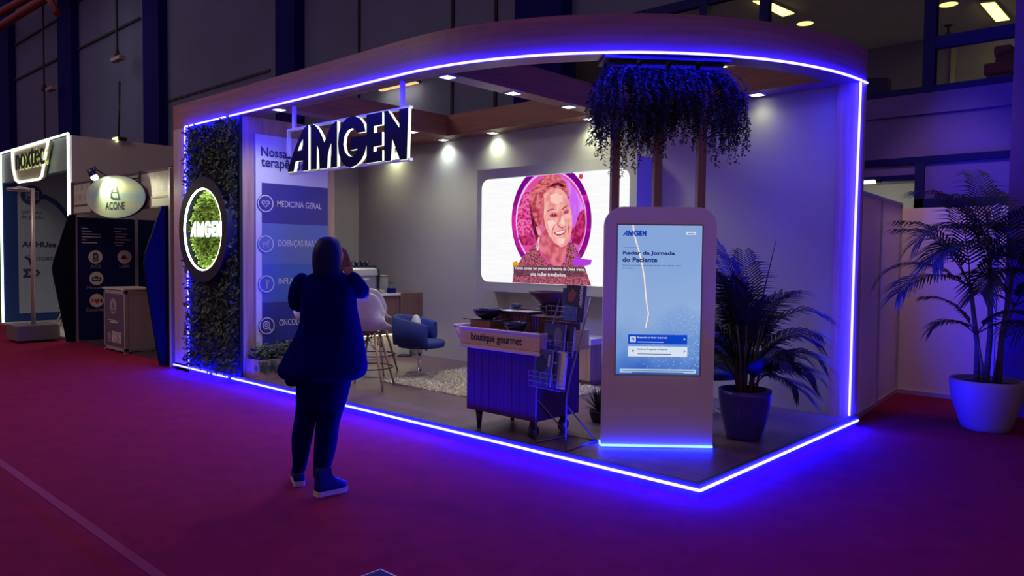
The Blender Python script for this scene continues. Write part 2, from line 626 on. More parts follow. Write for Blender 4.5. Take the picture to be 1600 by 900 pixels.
m = MB(); m.box((-7.96, 0.225, 3.25), (-7.7, 2.65, 3.53)); struct(m, 'beam_left', WOOD_H)

# ------------------------------------------------------------------ blue LED lines
def strip(name, runs, label, r=0.0105, matl=None):
    m = MB()
    for run in runs:
        m.tube(run, r, 6)
    return tag(m.build(name, matl or LED), label, 'led strip')
zs = 0.068
g1, g2 = at(330.3, 584, 'y', -0.02).x, at(359, 589.5, 'y', -0.02).x
strip('led_strip', [[(-7.96, -0.022, zs), (g1 - 0.06, -0.022, zs)], [(g1 + 0.05, -0.022, zs), (g2 - 0.06, -0.022, zs)],
                    [(g2 + 0.05, -0.022, zs), (-5, -0.022, zs), (0.02, -0.022, zs), (0.022, 0.0, zs), (0.022, 3.03, zs)]],
      'glowing blue light line around the foot of the booth platform', matl=LEDF)
fp = [p + Vector((0, 0, 3.258)) for p in fascia_path(-0.014, 26, -7.58, 3.0)]
gx = at(355, 179.5, 'y', -0.014).x
fp1 = [fp[0], Vector((gx - 0.05, -0.014, 3.258))]
fp2 = [Vector((gx + 0.05, -0.014, 3.258))] + fp[1:]
strip('led_strip', [fp1, fp2], 'glowing blue light line along the lower edge of the curved wooden fascia')
LEDV = emat('blue_led_upright', LED_BLUE, LED_STRENGTH)
lz = [0.10, 0.38, 0.40, 0.66, 0.69, 0.78, 0.81, 1.0, 1.04, 1.24, 1.27, 1.52, 1.56, 3.25]
runs = [[(-7.50 - 0.03 * (z0 / 3.25), -0.02, z0), (-7.50 - 0.03 * (z1 / 3.25), -0.02, z1)] for z0, z1 in zip(lz[0::2], lz[1::2])]
runs[-1] = [(-7.52, -0.02, 1.56), (-7.56, -0.02, 2.4), (-7.58, -0.016, 3.25)]
strip('led_strip', runs, 'glowing blue upright light line beside the leafy wall, broken up near its foot', 0.009)
strip('led_strip', [[(-0.012, 2.885, 0.13), (-0.008, 2.88, 1.7), (0.004, 2.885, 3.2), (0.0, 2.89, 3.245)]], 'glowing blue upright light line on the right end pillar of the booth', 0.0105)

# ------------------------------------------------------------------ downlights
LIGHTFACE = emat('downlight_face', (0.97, 1.0, 0.86), 6.0)
def downlight(x, y, z, label, group, watts=DOWN_W, col=DOWN_COL, half=0.07):
    t = thing('recessed_downlight', label, 'ceiling light', (x, y, z), group)
    m = MB()
    for a, b in (((-half, -half), (half, -half + 0.012)), ((-half, half - 0.012), (half, half)), ((-half, -half), (-half + 0.012, half)), ((half - 0.012, -half), (half, half))):
        m.box((x + a[0], y + a[1], z - 0.010), (x + b[0], y + b[1], z))
    m.build('frame', WHITE, t)
    m = MB(); m.box((x - half + 0.012, y - half + 0.012, z - 0.006), (x + half - 0.012, y + half - 0.012, z - 0.001)); m.build('diffuser', LIGHTFACE, t)
    lamp('downlight', 'SPOT', (x, y, z - 0.02), col, watts, t, spot_size=R(140), spot_blend=1.0, shadow_soft_size=0.05)
BZ = 3.25
GB = 'square downlights in the booth beams'
downlight(-5.47, 0.13, BZ, 'square downlight in the front beam above the tall leaflet panel', GB, watts=75)
downlight(-5.49, 2.12, BZ, 'square downlight at the back end of the cross beam right of the hanging sign', GB, watts=75)
downlight(-2.80, 0.29, BZ, 'square downlight on the cross beam nearest the curved fascia', GB, watts=75)
downlight(-2.81, 1.19, BZ, 'square downlight in the middle of the cross beam before the screen', GB, watts=75)
downlight(-2.81, 2.10, BZ, 'square downlight at the far end of the cross beam before the screen', GB, watts=75)
GC = 'square downlights along the back wall'
downlight(-6.85, 2.84, BZ, 'square downlight over the back wall seen below the hanging sign', GC)
downlight(-5.68, 2.85, BZ, 'square downlight over the back wall beside the hanging sign, cool white glow', GC, col=(0.86, 1.0, 0.92))
downlight(-4.70, 2.85, BZ, 'square downlight over the back wall just left of the screen, greenish glow', GC, col=(0.9, 1.0, 0.68))
downlight(-3.08, 2.85, BZ, 'square downlight over the screen, half behind the trailing plants', GC)
downlight(-0.97, 2.81, BZ, 'square downlight over the plain back wall right of the trailing plants', GC, watts=5)

# ================================================================== LOGO LETTERS (traced from the hanging sign)
def cp(pts): return [(430 + x / 5, 120 + y / 5) for x, y in pts]
LOGO_PX = [
 [[(95,745),(118,655),(148,570),(183,482),(213,418),(238,384),(258,375),(258,730),(214,734),(214,655),(160,660),(144,740)], [(176,578),(190,535),(214,488),(214,572)]],
 [[(275,726),(275,378),(290,368),(310,378),(340,415),(365,465),(383,512),(400,462),(425,405),(455,360),(483,338),(483,705),(434,710),(436,520),(422,560),(410,620),(406,714),(344,719),(340,580),(326,535),(324,722)]],
 [[(705,428),(692,368),(662,325),(625,307),(590,307),(550,328),(515,375),(495,440),(488,520),(495,600),(515,660),(550,700),(590,708),(635,690),(675,645),(700,592),(712,535),(712,457),(585,470),(585,574),(640,563),(626,600),(600,624),(570,618),(545,590),(532,530),(540,465),(565,420),(600,402),(625,413),(640,438)]],
 [[(712,296),(836,272),(836,372),(770,385),(770,440),(834,430),(834,534),(768,547),(768,585),(836,573),(836,657),(712,676)]],
 [[(850,660),(850,268),(880,263),(915,318),(968,398),(968,252),(1040,240),(1028,645),(970,650),(955,600),(932,535),(914,488),(903,655)]],
]
def on_sign(p, y):
    q = at(p[0], p[1], 'y', y); return (q.x, q.z)
LOGO = [[[on_sign(p, 0.09) for p in cp(poly)] for poly in let] for let in LOGO_PX]
_lx = [p[0] for l in LOGO for p in l[0]]; _lz = [p[1] for l in LOGO for p in l[0]]
LX0, LX1, LZ0, LZ1 = min(_lx), max(_lx), min(_lz), max(_lz)
def logo_norm(): return [[[((a - LX0) / (LX1 - LX0), (b - LZ0) / (LZ1 - LZ0)) for a, b in poly] for poly in let] for let in LOGO]
LN = logo_norm()

# hanging sign
SIGNW = mat('sign_frame', (0.62, 0.64, 0.64), 0.4)
SIDE = emat('sign_letter_edge', (0.93, 1.0, 0.74), 1.5)
t = thing('hanging_sign', 'navy cut-out letter sign with white glowing edges hung from the front beam', 'sign', (-4.25, 0.13, 2.5))
m = MB()
m.box((-5.26, 0.105, 2.975), (LX1, 0.150, 2.998)); m.box((LX0, 0.105, 2.488), (LX1, 0.150, 2.512)); m.box((-5.27, 0.105, 2.70), (-5.25, 0.150, 2.99))
m.build('frame', SIGNW, t)
for let in LOGO:
    me = shape_mesh(let, (0, 0.110, 0), (1, 0, 0), (0, 0, 1), (0, -1, 0), 0, 0.036)
    ob = mesh_object('letter', me, [NAVYLOGO, SIDE], t)
    for p in me.polygons:
        p.material_index = 0 if abs(p.normal.y) > 0.7 else 1
for x in (-5.16, -3.263):
    m = MB(); m.box((x - 0.022, 0.12, 3.0), (x + 0.022, 0.15, 3.25)); m.build('hanger', SIGNW, t)

# ------------------------------------------------------------------ leafy wall with the round lit logo
def leaf_quad(m, c, d, nrm, L, W):
    d = d.normalized(); s = d.cross(nrm).normalized()
    a = c; b = c + d * L * 0.5 + s * W * 0.5; e = c + d * L + nrm * (-0.15 * L); f = c + d * L * 0.5 - s * W * 0.5
    m.face([a, b, e, f])
rnd = random.Random(3)
t = thing('green_wall', 'tall dense wall of dark artificial leaves in the left end of the booth front', 'plant wall', (-6.83, 0.02, T))
m = MB(); m.box((-7.50, 0.0, T), (-6.15, 0.038, 3.24)); m.build('backing_board', mat('green_backing', (0.008, 0.014, 0.012), 0.9), t)
m = MB()
for k in range(6500):
    x = rnd.uniform(-7.48, -6.14); z = rnd.uniform(T + 0.02, 3.2)
    r_ = math.hypot(x + 6.86, z - 1.89)
    if 0.45 < r_ < 0.70 or r_ < 0.5: continue
    y = -rnd.uniform(0.0, 0.07)
    d = Vector((rnd.uniform(-1, 1), rnd.uniform(-0.9, -0.1), rnd.uniform(-1, 0.7)))
    leaf_quad(m, Vector((x, y, z)), d, Vector((rnd.uniform(-.4, .4), -1, rnd.uniform(-.4, .6))).normalized(), rnd.uniform(0.05, 0.11), rnd.uniform(0.02, 0.04))
m.build('foliage', LEAF, t, fix=False)
t = thing('round_sign', 'round navy ring sign on the leafy wall with lit bright leaves and white letters inside', 'sign', (-6.86, -0.05, 1.23))
m = MB()
def ringpts(r, y, n=48): return [Vector((-6.86 + r * math.cos(2 * math.pi * k / n), y, 1.89 + r * math.sin(2 * math.pi * k / n))) for k in range(n)]
rr = [ringpts(0.66, 0.0), ringpts(0.66, -0.13), ringpts(0.515, -0.13), ringpts(0.515, 0.0)]
m.rings(rr, cap=False, closed=True, smooth=False); m.build('ring_frame', mat('ring_navy', (0.007, 0.009, 0.04), 0.5), t)
m = MB(); m.tube(ringpts(0.512, -0.118, 40), 0.012, 6, closed=True); m.build('led_ring', emat('ring_led', (0.95, 1.0, 0.72), 26.0), t)
m = MB()
for k in range(2600):
    a = rnd.uniform(0, 6.283); r_ = 0.49 * math.sqrt(rnd.random())
    d = Vector((rnd.uniform(-1, 1), rnd.uniform(-0.6, -0.1), rnd.uniform(-1, 0.8)))
    leaf_quad(m, Vector((-6.86 + r_ * math.cos(a), 0.02 - rnd.uniform(0.0, 0.06), 1.89 + r_ * math.sin(a))), d, Vector((rnd.uniform(-.4, .4), -1, rnd.uniform(-.2, .6))).normalized(), rnd.uniform(0.05, 0.10), rnd.uniform(0.018, 0.035))
m.box((-7.3, 0.0, 1.45), (-6.42, 0.03, 2.33))
m.build('foliage', LEAF_LIT, t, fix=False)
WL = emat('lit_white_letter', (1.0, 1.0, 0.95), 1.25)
for let in LN:
    mid = (min(a for a, b in let[0]) + max(a for a, b in let[0])) / 2
    me = shape_mesh([[(-7.29 + 0.86 * (mid + (a - mid) * .84), 1.79 + 0.21 * b) for a, b in poly] for poly in let], (0, -0.085, 0), (1, 0, 0), (0, 0, 1), (0, -1, 0), 0, 0.012)
    mesh_object('letter', me, WL, t)

# ------------------------------------------------------------------ leaflet panel on the wooden side wall
PX = -6.105
t = thing('info_panel', 'tall white panel with four blue bands and round icons on the wooden wall', 'panel', (-6.13, 0.7, 0.45))
m = MB(); m.box((-6.146, 0.185, 0.45), (PX, 1.205, 3.045)); m.build('board', mat('panel_white', (0.60, 0.585, 0.62), 0.5), t)
y0 = at(409, 320, 'x', PX).y; y1 = 1.203
zb = [2.462, 1.97, 1.40 , 0.94, 0.47]
zb[2] = at(410, 412, 'x', PX).z; zb[3] = at(412, 473, 'x', PX).z
for k, c in enumerate((lin(58, 52, 120), lin(88, 106, 160), lin(62, 92, 168), lin(36, 42, 132))):
    m = MB(); m.box((PX - 0.002, y0, zb[k + 1]), (PX + 0.004, y1, zb[k])); m.build('colour_band', mat('band_%d' % k, tuple(v * 1.15 for v in c), 0.5), t)
TXN = mat('text_navy', lin(30, 40, 110), 0.6)
TXW = mat('text_pale', (0.62, 0.60, 0.66), 0.6)
def ptext(s, p0, p1, hz, mm, parent, bold=0.0):
    a = at(*p0, 'x', PX); b = at(*p1, 'x', PX); z = (a.z + b.z) / 2
    a.z = b.z = z
    return text(s, a, b, hz, mm, parent, bold, 0.006, n=(1, 0, 0))
def ptext_len(s, p0, ylen, hz, mm, parent, bold=0.0):
    a = at(*p0, 'x', PX); b = a + Vector((0, ylen, 0))
    return text(s, a, b, hz, mm, parent, bold, 0.006, n=(1, 0, 0))
ptext('Nossas áreas', (407.5, 245), (491, 252), 0.115, TXN, t, 0.025)
ptext('terapêuticas', (407.5, 266), (489, 272), 0.155, TXN, t, 0.025)
ptext('MEDICINA GERAL', (433, 323), (502, 327), 0.075, TXW, t, 0.004)
ptext_len('DOENÇAS RARAS', (434.5, 387), 0.60, 0.10, TXW, t, 0.004)
ptext_len('INFLAMAÇÃO', (435, 446), 0.50, 0.11, TXW, t, 0.004)
ptext_len('ONCOLOGIA', (436, 509), 0.46, 0.08, TXW, t, 0.004)
for k, (u, v) in enumerate(((414.5, 318), (415, 381), (416, 443.5), (416.5, 509))):
    c = at(u, v, 'x', PX)
    q = shape_mesh([ellipse((0, 0), 0.112, 0.112, 36)], c, (0, 1, 0), (0, 0, 1), (1, 0, 0), 0.007, 0.003)
    disc = mesh_object('icon_disc', q, mat('band_%d' % k, (1, 1, 1)), t)
    q = shape_mesh([ellipse((0, 0), 0.104, 0.104, 36), ellipse((0, 0), 0.092, 0.092, 36)], c, (0, 1, 0), (0, 0, 1), (1, 0, 0), 0.010, 0.003)
    mesh_object('icon_ring', q, TXW, disc)
    if k == 0:
        hp = [(0.055 * math.sin(s_) ** 3, 0.047 * (13 * math.cos(s_) - 5 * math.cos(2 * s_) - 2 * math.cos(3 * s_) - math.cos(4 * s_)) / 15) for s_ in [2 * math.pi * i / 40 for i in range(40)]]
        polys = [hp, [(a * 0.84, b * 0.84 - 0.001) for a, b in hp]]
        q = shape_mesh(polys, c, (0, 1, 0), (0, 0, 1), (1, 0, 0), 0.010, 0.003); mesh_object('icon_heart', q, TXW, disc)
        zz = [(-0.05, 0), (-0.015, 0), (-0.005, 0.022), (0.006, -0.024), (0.015, 0), (0.05, 0)]
        q = shape_mesh([[(a, b + 0.003) for a, b in zz] + [(a, b - 0.003) for a, b in reversed(zz)]], c, (0, 1, 0), (0, 0, 1), (1, 0, 0), 0.010, 0.003); mesh_object('icon_pulse', q, TXW, disc)
    elif k == 1:
        zebra = [(-0.05, 0.02), (0.015, 0.024), (0.03, 0.055), (0.055, 0.035), (0.05, 0.018), (0.036, 0.018), (0.032, -0.05), (0.018, -0.05), (0.014, -0.012), (-0.024, -0.012), (-0.028, -0.05), (-0.044, -0.05), (-0.05, -0.01)]
        mesh_object('icon_animal', shape_mesh([zebra], c, (0, 1, 0), (0, 0, 1), (1, 0, 0), 0.010, 0.003), mat('icon_dim', (0.30, 0.30, 0.42), 0.6), disc)
    elif k == 2:
        arm = [(-0.012, 0.06), (0.006, 0.055), (0.012, 0.015), (0.03, 0.05), (0.04, 0.04), (0.02, -0.005), (0.014, -0.065), (-0.006, -0.065), (-0.012, -0.01)]
        mesh_object('icon_joint', shape_mesh([arm], c, (0, 1, 0), (0, 0, 1), (1, 0, 0), 0.010, 0.003), mat('icon_dim', (0.30, 0.30, 0.42), 0.6), disc)
    else:
        q = shape_mesh([ellipse((-0.008, 0.008), 0.05, 0.05, 28), ellipse((-0.008, 0.008), 0.040, 0.040, 28)], c, (0, 1, 0), (0, 0, 1), (1, 0, 0), 0.010, 0.003); mesh_object('icon_lens', q, TXW, disc)
        q = shape_mesh([[(0.024, -0.034), (0.034, -0.024), (0.066, -0.058), (0.056, -0.068)]], c, (0, 1, 0), (0, 0, 1), (1, 0, 0), 0.010, 0.003); mesh_object('icon_lens_handle', q, TXW, disc)
        for i in range(5):
            q = shape_mesh([ellipse((-0.008 + 0.019 * math.cos(i * 1.26), 0.008 + 0.019 * math.sin(i * 1.26)), 0.008, 0.008, 10)], c, (0, 1, 0), (0, 0, 1), (1, 0, 0), 0.010, 0.003); mesh_object('icon_cell', q, TXW, disc)

# ------------------------------------------------------------------ wooden planter under the panel
t = thing('planter_box', 'low wooden trough with bushy plants below the tall panel', 'planter', (-5.9, 0.35, T))
m = MB()
m.box((-6.14, 0.06, T), (-5.80, 0.84, 0.125)); m.box((-6.14, 0.06, 0.125), (-6.12, 0.84, 0.33)); m.box((-5.82, 0.06, 0.125), (-5.80, 0.84, 0.33))
m.box((-6.12, 0.06, 0.125), (-5.82, 0.08, 0.33)); m.box((-6.12, 0.82, 0.125), (-5.82, 0.84, 0.33)); m.build('trough', WOOD_V, t)
m = MB(); m.box((-6.12, 0.08, 0.125), (-5.82, 0.82, 0.30)); m.build('soil', SOIL, t)
m = MB()
for k in range(900):
    x, y = rnd.uniform(-6.10, -5.84), rnd.uniform(0.08, 0.80)
    z = 0.32 + abs(rnd.gauss(0, 0.06))
    d = Vector((rnd.uniform(-0.3, 1), rnd.uniform(-1, 1), rnd.uniform(-0.3, 1)))
    leaf_quad(m, Vector((x, y, z)), d, Vector((rnd.uniform(-.6, .6), -0.6, 0.8)).normalized(), rnd.uniform(0.05, 0.10), rnd.uniform(0.025, 0.05))
for k in range(60):
    x, y = rnd.uniform(-5.80, -5.77), rnd.uniform(0.0, 0.3)
    leaf_quad(m, Vector((x, y, rnd.uniform(0.22, 0.34))), Vector((0.3, -0.3, -1)), Vector((0.6, -0.6, 0.3)).normalized(), 0.07, 0.03)
m.build('foliage', mat('leaf_planter', (0.06, 0.10, 0.07), 0.5, var=0.5), t, fix=False)

# ------------------------------------------------------------------ LED video wall
SY = 2.60
t = thing('video_screen', 'large lit screen in a grey boxed wall frame showing an elderly woman, pink tones', 'screen', (-3.5, 2.77, 1.17))
m = MB(); m.box((-4.735, SY, 1.14), (-2.237, 2.945, 2.725)); m.build('screen_housing', GREYW, t)
scr_l, scr_r, scr_t, scr_b = at(753, 300, 'y', SY).x, at(984, 300, 'y', SY).x, at(870, 270, 'y', SY).z, at(760, 440, 'y', SY).z
scr_t = at(983, 262, 'y', SY).z
SCRW = enoise('screen_white', (0.93, 0.93, 0.95), (1.0, 1.0, 1.0), (3, 3, 60), 0.3, 0.7, 1.0)
LAY = [0]
def layer(name, polys, mm, parent, conv=True):
    LAY[0] += 1
    def cv(p):
        if not conv: return p
        q = at(740 + p[0] / 3.914, 230 + p[1] / 3.914, 'y', SY); return (min(max(q.x, scr_l + 0.01), scr_r - 0.01), min(max(q.z, scr_b + 0.004), scr_t - 0.004))
    me = shape_mesh([[cv(p) for p in poly] for poly in polys], (0, SY, 0), (1, 0, 0), (0, 0, 1), (0, -1, 0), 0.002 + 0.0006 * LAY[0], 0.0004)
    return mesh_object(name, me, mm, parent)
pic = layer('picture', [rrect(scr_l, scr_b, scr_r, scr_t, 0.12)], SCRW, t, False)
C_ = lambda r, g, b: lin(r, g, b)
def L45(name, pts, mm, par=None):
    return layer(name, [[(((790 + x / 4.5) - 740) * 3.914, ((250 + y / 4.5) - 230) * 3.914) for x, y in pp] for pp in pts], mm, par or pic)
RINGM = enoise('scr_ring', C_(140, 10, 140), C_(215, 40, 165), (2.6, 1, 4), 0.44, 0.56)
L45('picture_ring', [ellipse((324, 425), 281, 400, 64)], RINGM)
arc = [(x, y) for x, y in ellipse((324, 425), 281, 400, 120) if y < 245]
L45('picture_ring_top', [sorted([q for q in arc], key=lambda q: q[0])], emat('scr_ring_top', C_(122, 4, 138)))
L45('picture_rim', [ellipse((322, 425), 249, 352, 64)], emat('scr_rim', C_(245, 190, 240)))
L45('picture_backdrop', [ellipse((326, 428), 240, 342, 64)], enoise('scr_back', C_(226, 70, 160), C_(214, 96, 200), (3, 1, 6), 0.4, 0.6))
L45('picture_tower', [[(92, 560), (82, 440), (90, 340), (118, 250), (160, 215), (185, 230), (190, 560)]], enoise('scr_tower', C_(190, 30, 110), C_(238, 110, 175), (26, 1, 34), 0.45, 0.55))
L45('picture_hedge', [[(92, 540), (190, 520), (215, 560), (205, 600), (115, 600)]], enoise('scr_trees', C_(150, 20, 80), C_(205, 60, 120), (22, 1, 22)))
L45('picture_sky', [[(400, 120), (450, 150), (500, 215), (540, 300), (556, 350), (520, 380), (490, 470), (455, 480), (440, 250)]], enoise('scr_sky', C_(205, 100, 238), C_(226, 150, 250), (12, 1, 4)))
L45('picture_trees', [[(462, 500), (490, 470), (520, 370), (552, 345), (566, 430), (556, 520), (520, 600), (470, 580)]], enoise('scr_trees', C_(150, 20, 80), C_(205, 60, 120), (22, 1, 22)))
HAIR = enoise('scr_hair', C_(168, 50, 78), C_(232, 128, 128), (20, 1, 30), 0.36, 0.62)
HAIRD = enoise('scr_hair_dark', C_(70, 16, 44), C_(130, 36, 66), (26, 1, 20), 0.4, 0.6)
SKIN1 = enoise('scr_skin', C_(228, 134, 138), C_(248, 190, 176), (9, 1, 9), 0.32, 0.66)
SKIN2 = enoise('scr_skin_shade', C_(190, 74, 100), C_(222, 116, 130), (11, 1, 11))
L45('picture_neck', [[(235, 520), (236, 620), (290, 700), (350, 748), (400, 742), (428, 660), (440, 560), (400, 520)]], enoise('scr_neck', C_(196, 78, 104), C_(228, 126, 138), (9, 1, 7)))
DRESS = enoise('scr_dress', C_(92, 34, 54), C_(205, 108, 130), (85, 1, 85), 0.42, 0.58)
L45('picture_dress', [[(50, 862), (60, 790), (110, 700), (160, 640), (216, 588), (232, 640), (280, 705), (330, 742), (390, 746), (424, 700), (432, 610), (446, 578), (474, 580), (512, 640), (532, 700), (562, 760), (606, 888)]], DRESS)
L45('picture_hair', [[(168, 300), (174, 240), (198, 192), (238, 150), (280, 114), (320, 97), (360, 106), (402, 128), (432, 165), (442, 205), (450, 262), (436, 300), (300, 300), (262, 330), (256, 430), (252, 462), (236, 466), (214, 440), (194, 400), (178, 345)]], HAIR)
L45('picture_hair_back', [[(168, 305), (182, 330), (196, 390), (214, 438), (236, 466), (246, 520), (238, 572), (218, 566), (206, 524), (190, 470), (182, 400)]], HAIRD)
L45('picture_face', [[(250, 330), (256, 282), (272, 246), (296, 218), (332, 200), (372, 198), (408, 214), (434, 250), (450, 305), (466, 362), (473, 430), (470, 500), (456, 560), (436, 592), (405, 612), (370, 616), (335, 602), (300, 572), (270, 522), (255, 462), (248, 400)]], SKIN1)
L45('picture_face_shade', [[(250, 330), (258, 282), (274, 250), (276, 330), (272, 400), (284, 470), (310, 530), (350, 585), (392, 612), (370, 616), (335, 602), (300, 572), (270, 522), (255, 462), (248, 400)]], SKIN2)
L45('picture_forelock', [[(262, 262), (284, 214), (320, 180), (362, 160), (404, 172), (430, 208), (440, 250), (424, 232), (400, 210), (366, 198), (328, 202), (294, 222)]], HAIR)
L45('picture_hair_wave', [[(300, 196), (336, 168), (372, 156), (404, 168), (426, 198), (400, 190), (366, 180), (330, 190)]], HAIRD)
L45('picture_hair_wave', [[(196, 300), (206, 260), (232, 220), (226, 262), (216, 310), (214, 370), (202, 350)]], enoise('scr_hair_mid', C_(150, 44, 70), C_(196, 84, 100), (20, 1, 30)))
HL = emat('scr_skin_light', C_(252, 206, 192))
L45('picture_forehead', [[(318, 250), (360, 232), (400, 250), (408, 290), (370, 312), (326, 300)]], enoise('scr_cheek', C_(240, 172, 164), C_(250, 194, 182), (9, 1, 9)))
L45('picture_cheek', [[(300, 428), (336, 422), (358, 440), (344, 478), (334, 510), (306, 480)]], enoise('scr_cheek', C_(250, 196, 184), C_(252, 208, 198), (6, 1, 6)))
L45('picture_chin', [[(360, 556), (400, 548), (426, 556), (410, 592), (376, 594)]], enoise('scr_cheek', C_(250, 196, 184), C_(252, 208, 198), (6, 1, 6)))
DK = emat('scr_dark', C_(96, 30, 52)); DK2 = emat('scr_line', C_(158, 62, 82))
L45('picture_eye_shade', [[(312, 392), (326, 374), (348, 368), (370, 376), (374, 396), (350, 408), (324, 404)]], SKIN2)
L45('picture_eye_shade', [[(408, 372), (420, 352), (438, 344), (452, 350), (452, 372), (432, 382), (414, 384)]], SKIN2)
L45('picture_eye', [[(326, 390), (346, 378), (364, 386), (352, 397), (336, 397)]], DK); L45('picture_eye', [[(418, 367), (434, 355), (448, 360), (440, 371), (426, 373)]], DK)
L45('picture_glint', [ellipse((346, 386), 3, 3, 8)], HL); L45('picture_glint', [ellipse((434, 362), 3, 3, 8)], HL)
L45('picture_brow', [[(294, 374), (300, 358), (318, 346), (340, 342), (370, 352), (342, 349), (320, 354), (304, 364)]], DK2); L45('picture_brow', [[(402, 352), (414, 334), (432, 322), (450, 320), (434, 330), (418, 342), (408, 356)]], DK2)
L45('picture_nose', [[(392, 384), (398, 384), (390, 420), (380, 440), (380, 458), (398, 470), (424, 466), (436, 452), (432, 470), (406, 482), (380, 474), (368, 458), (370, 440), (384, 420)]], SKIN2)
L45('picture_nose_light', [[(402, 396), (412, 398), (424, 434), (420, 456), (402, 458), (394, 444)]], HL)
L45('picture_mouth', [[(346, 508), (384, 500), (436, 486), (428, 510), (404, 528), (372, 533), (354, 522)]], emat('scr_lip', C_(186, 62, 88)))
L45('picture_teeth', [[(356, 508), (388, 503), (428, 492), (420, 508), (398, 519), (370, 521)]], emat('scr_teeth', C_(252, 228, 226)))
L45('picture_crease', [[(362, 452), (348, 478), (338, 502), (342, 534), (332, 506), (340, 476), (352, 456)]], SKIN2); L45('picture_crease', [[(446, 440), (458, 466), (456, 500), (448, 522), (450, 496), (448, 464)]], SKIN2)
L45('picture_ear', [[(222, 474), (236, 460), (252, 488), (258, 520), (246, 538), (232, 516)]], enoise('scr_ear', C_(226, 120, 130), C_(246, 164, 160), (8, 1, 8)))
L45('picture_earring', [[(238, 545), (248, 540), (246, 580), (240, 632), (230, 640), (226, 606), (234, 570)], [(239, 575), (242, 572), (240, 600), (235, 618), (232, 604)]], emat('scr_earring', C_(248, 206, 210)))
L45('picture_brooch', [[(494, 635), (504, 650), (512, 672), (534, 694), (616, 702), (606, 736), (560, 746), (482, 742), (480, 708), (500, 696), (492, 668)]], emat('scr_brooch', C_(178, 62, 220)))
L45('picture_dot', [ellipse((539, 117), 14, 19, 20)], emat('scr_red', C_(215, 50, 80)))
L45('picture_dot', [ellipse((80, 735), 20, 24, 20)], emat('scr_orange', C_(235, 160, 20)))
L45('picture_caption_bar', [[(66, 742), (566, 752), (566, 822), (66, 816)]], enoise('scr_capbar', C_(96, 52, 72), C_(120, 70, 90), (20, 1, 20)))
CAPT = emat('scr_caption', (1, 1, 1))
def stext(s, p0, p1, h, mm, bold=0.0):
    LAY[0] += 1
    a = at(740 + p0[0] / 3.914, 230 + p0[1] / 3.914, 'y', SY); b = at(740 + p1[0] / 3.914, 230 + p1[1] / 3.914, 'y', SY)
    a.z = b.z = (a.z + b.z) / 2
    return text(s, a, b, h, mm, pic, bold, 0.003 + 0.0006 * LAY[0], n=(0, -1, 0))
stext('Vamos contar um pouco da história da Dona Irene,', (258, 756), (688, 758), 0.048, CAPT, 0.008)
stext('uma mulher trabalhadora', (358, 788), (572, 790), 0.045, CAPT, 0.008)
# low cabinet under the screen
t = thing('low_cabinet', 'low wooden cabinet with a white top against the wall under the screen', 'cabinet', (-3.4, 2.75, T))
m = MB(); m.box((-4.2, 2.55, 0.16), (-2.80, 2.92, 0.58)); m.box((-4.15, 2.60, T), (-2.85, 2.92, 0.16)); m.build('body', laminate('wood_low', (0.36, 0.22, 0.20), (26, 26, 1.2)), t)
m = MB(); m.box((-4.22, 2.53, 0.58), (-2.78, 2.935, 0.65)); m.build('top', WHITE, t)

# ------------------------------------------------------------------ touch-screen totem
A = Vector((-1.054, 0.358, T)); Bv = Vector((-0.390, 0.938, T))
n1 = (Bv - A).normalized(); nf = Vector((n1.y, -n1.x, 0)); W_ = 0.875; H_ = 1.895
t = thing('touch_totem', 'tall pale rounded kiosk with a portrait touch screen near the booth corner', 'kiosk', A + n1 * 0.44)
def tp(a, z, d=0.0): return A + n1 * a + Vector((0, 0, z)) - nf * d
def slab(a0, a1, z1, rr_, d0, d1):
    pts = [(a0, 0.0), (a1, 0.0)] + [(a1 - rr_ + rr_ * math.cos(R(k)), z1 - rr_ + rr_ * math.sin(R(k))) for k in range(0, 91, 9)] + [(a0 + rr_ + rr_ * math.cos(R(k)), z1 - rr_ + rr_ * math.sin(R(k))) for k in range(90, 181, 9)]
    return MB().prism([tp(a, z, d0) for a, z in pts], -nf * (d1 - d0))
slab(0.0, W_, H_, 0.15, 0.0, 0.06).build('front_shell', TOTEM, t)
slab(0.035, W_ - 0.035, H_ - 0.05, 0.13, 0.06, 0.17).build('rear_shell', TOTEM, t)
SA, SB, SZ0, SZ1 = 0.107, 0.760, 0.583, 1.751
m = MB(); m.prism([tp(SA, SZ0, -0.003), tp(SB, SZ0, -0.003), tp(SB, SZ1, -0.003), tp(SA, SZ1, -0.003)], -nf * -0.002)
m.prism([tp(SA, SZ0, -0.001), tp(SB, SZ0, -0.001), tp(SB, SZ1, -0.001), tp(SA, SZ1, -0.001)], nf * 0.003)
TS = 1.0
screen = m.build('screen', egrad('totem_screen', [(0.15, C_(40, 88, 186)), (0.36, C_(104, 146, 210)), (0.62, C_(142, 172, 218)), (1.0, C_(132, 164, 216))], 2, T + SZ0, T + SZ1, TS), t)
m = MB()
bz = 0.012
for a0, a1, z0, z1 in ((SA - bz, SA, SZ0 - bz, SZ1 + bz), (SB, SB + bz, SZ0 - bz, SZ1 + bz), (SA, SB, SZ0 - bz, SZ0), (SA, SB, SZ1, SZ1 + bz)):
    m.prism([tp(a0, z0), tp(a1, z0), tp(a1, z1), tp(a0, z1)], nf * 0.003)
m.build('screen_bezel', mat('bezel', (0.36, 0.30, 0.33), 0.4), t)
TL = [0]
def sc(u, v):   # screen fraction from the close crop
    return at_tot(u, v)
def at_tot(u, v):
    q = atv(u, v, A, nf); return ((q - A).dot(n1), q.z - T)
def tshape(name, polys, mm, d=0.0008):
    TL[0] += 1
    me = shape_mesh(polys, A + Vector((0, 0, 0)), n1, (0, 0, 1), nf, 0.0045 + 0.0007 * TL[0], 0.0004)
    return mesh_object(name, me, mm, screen)
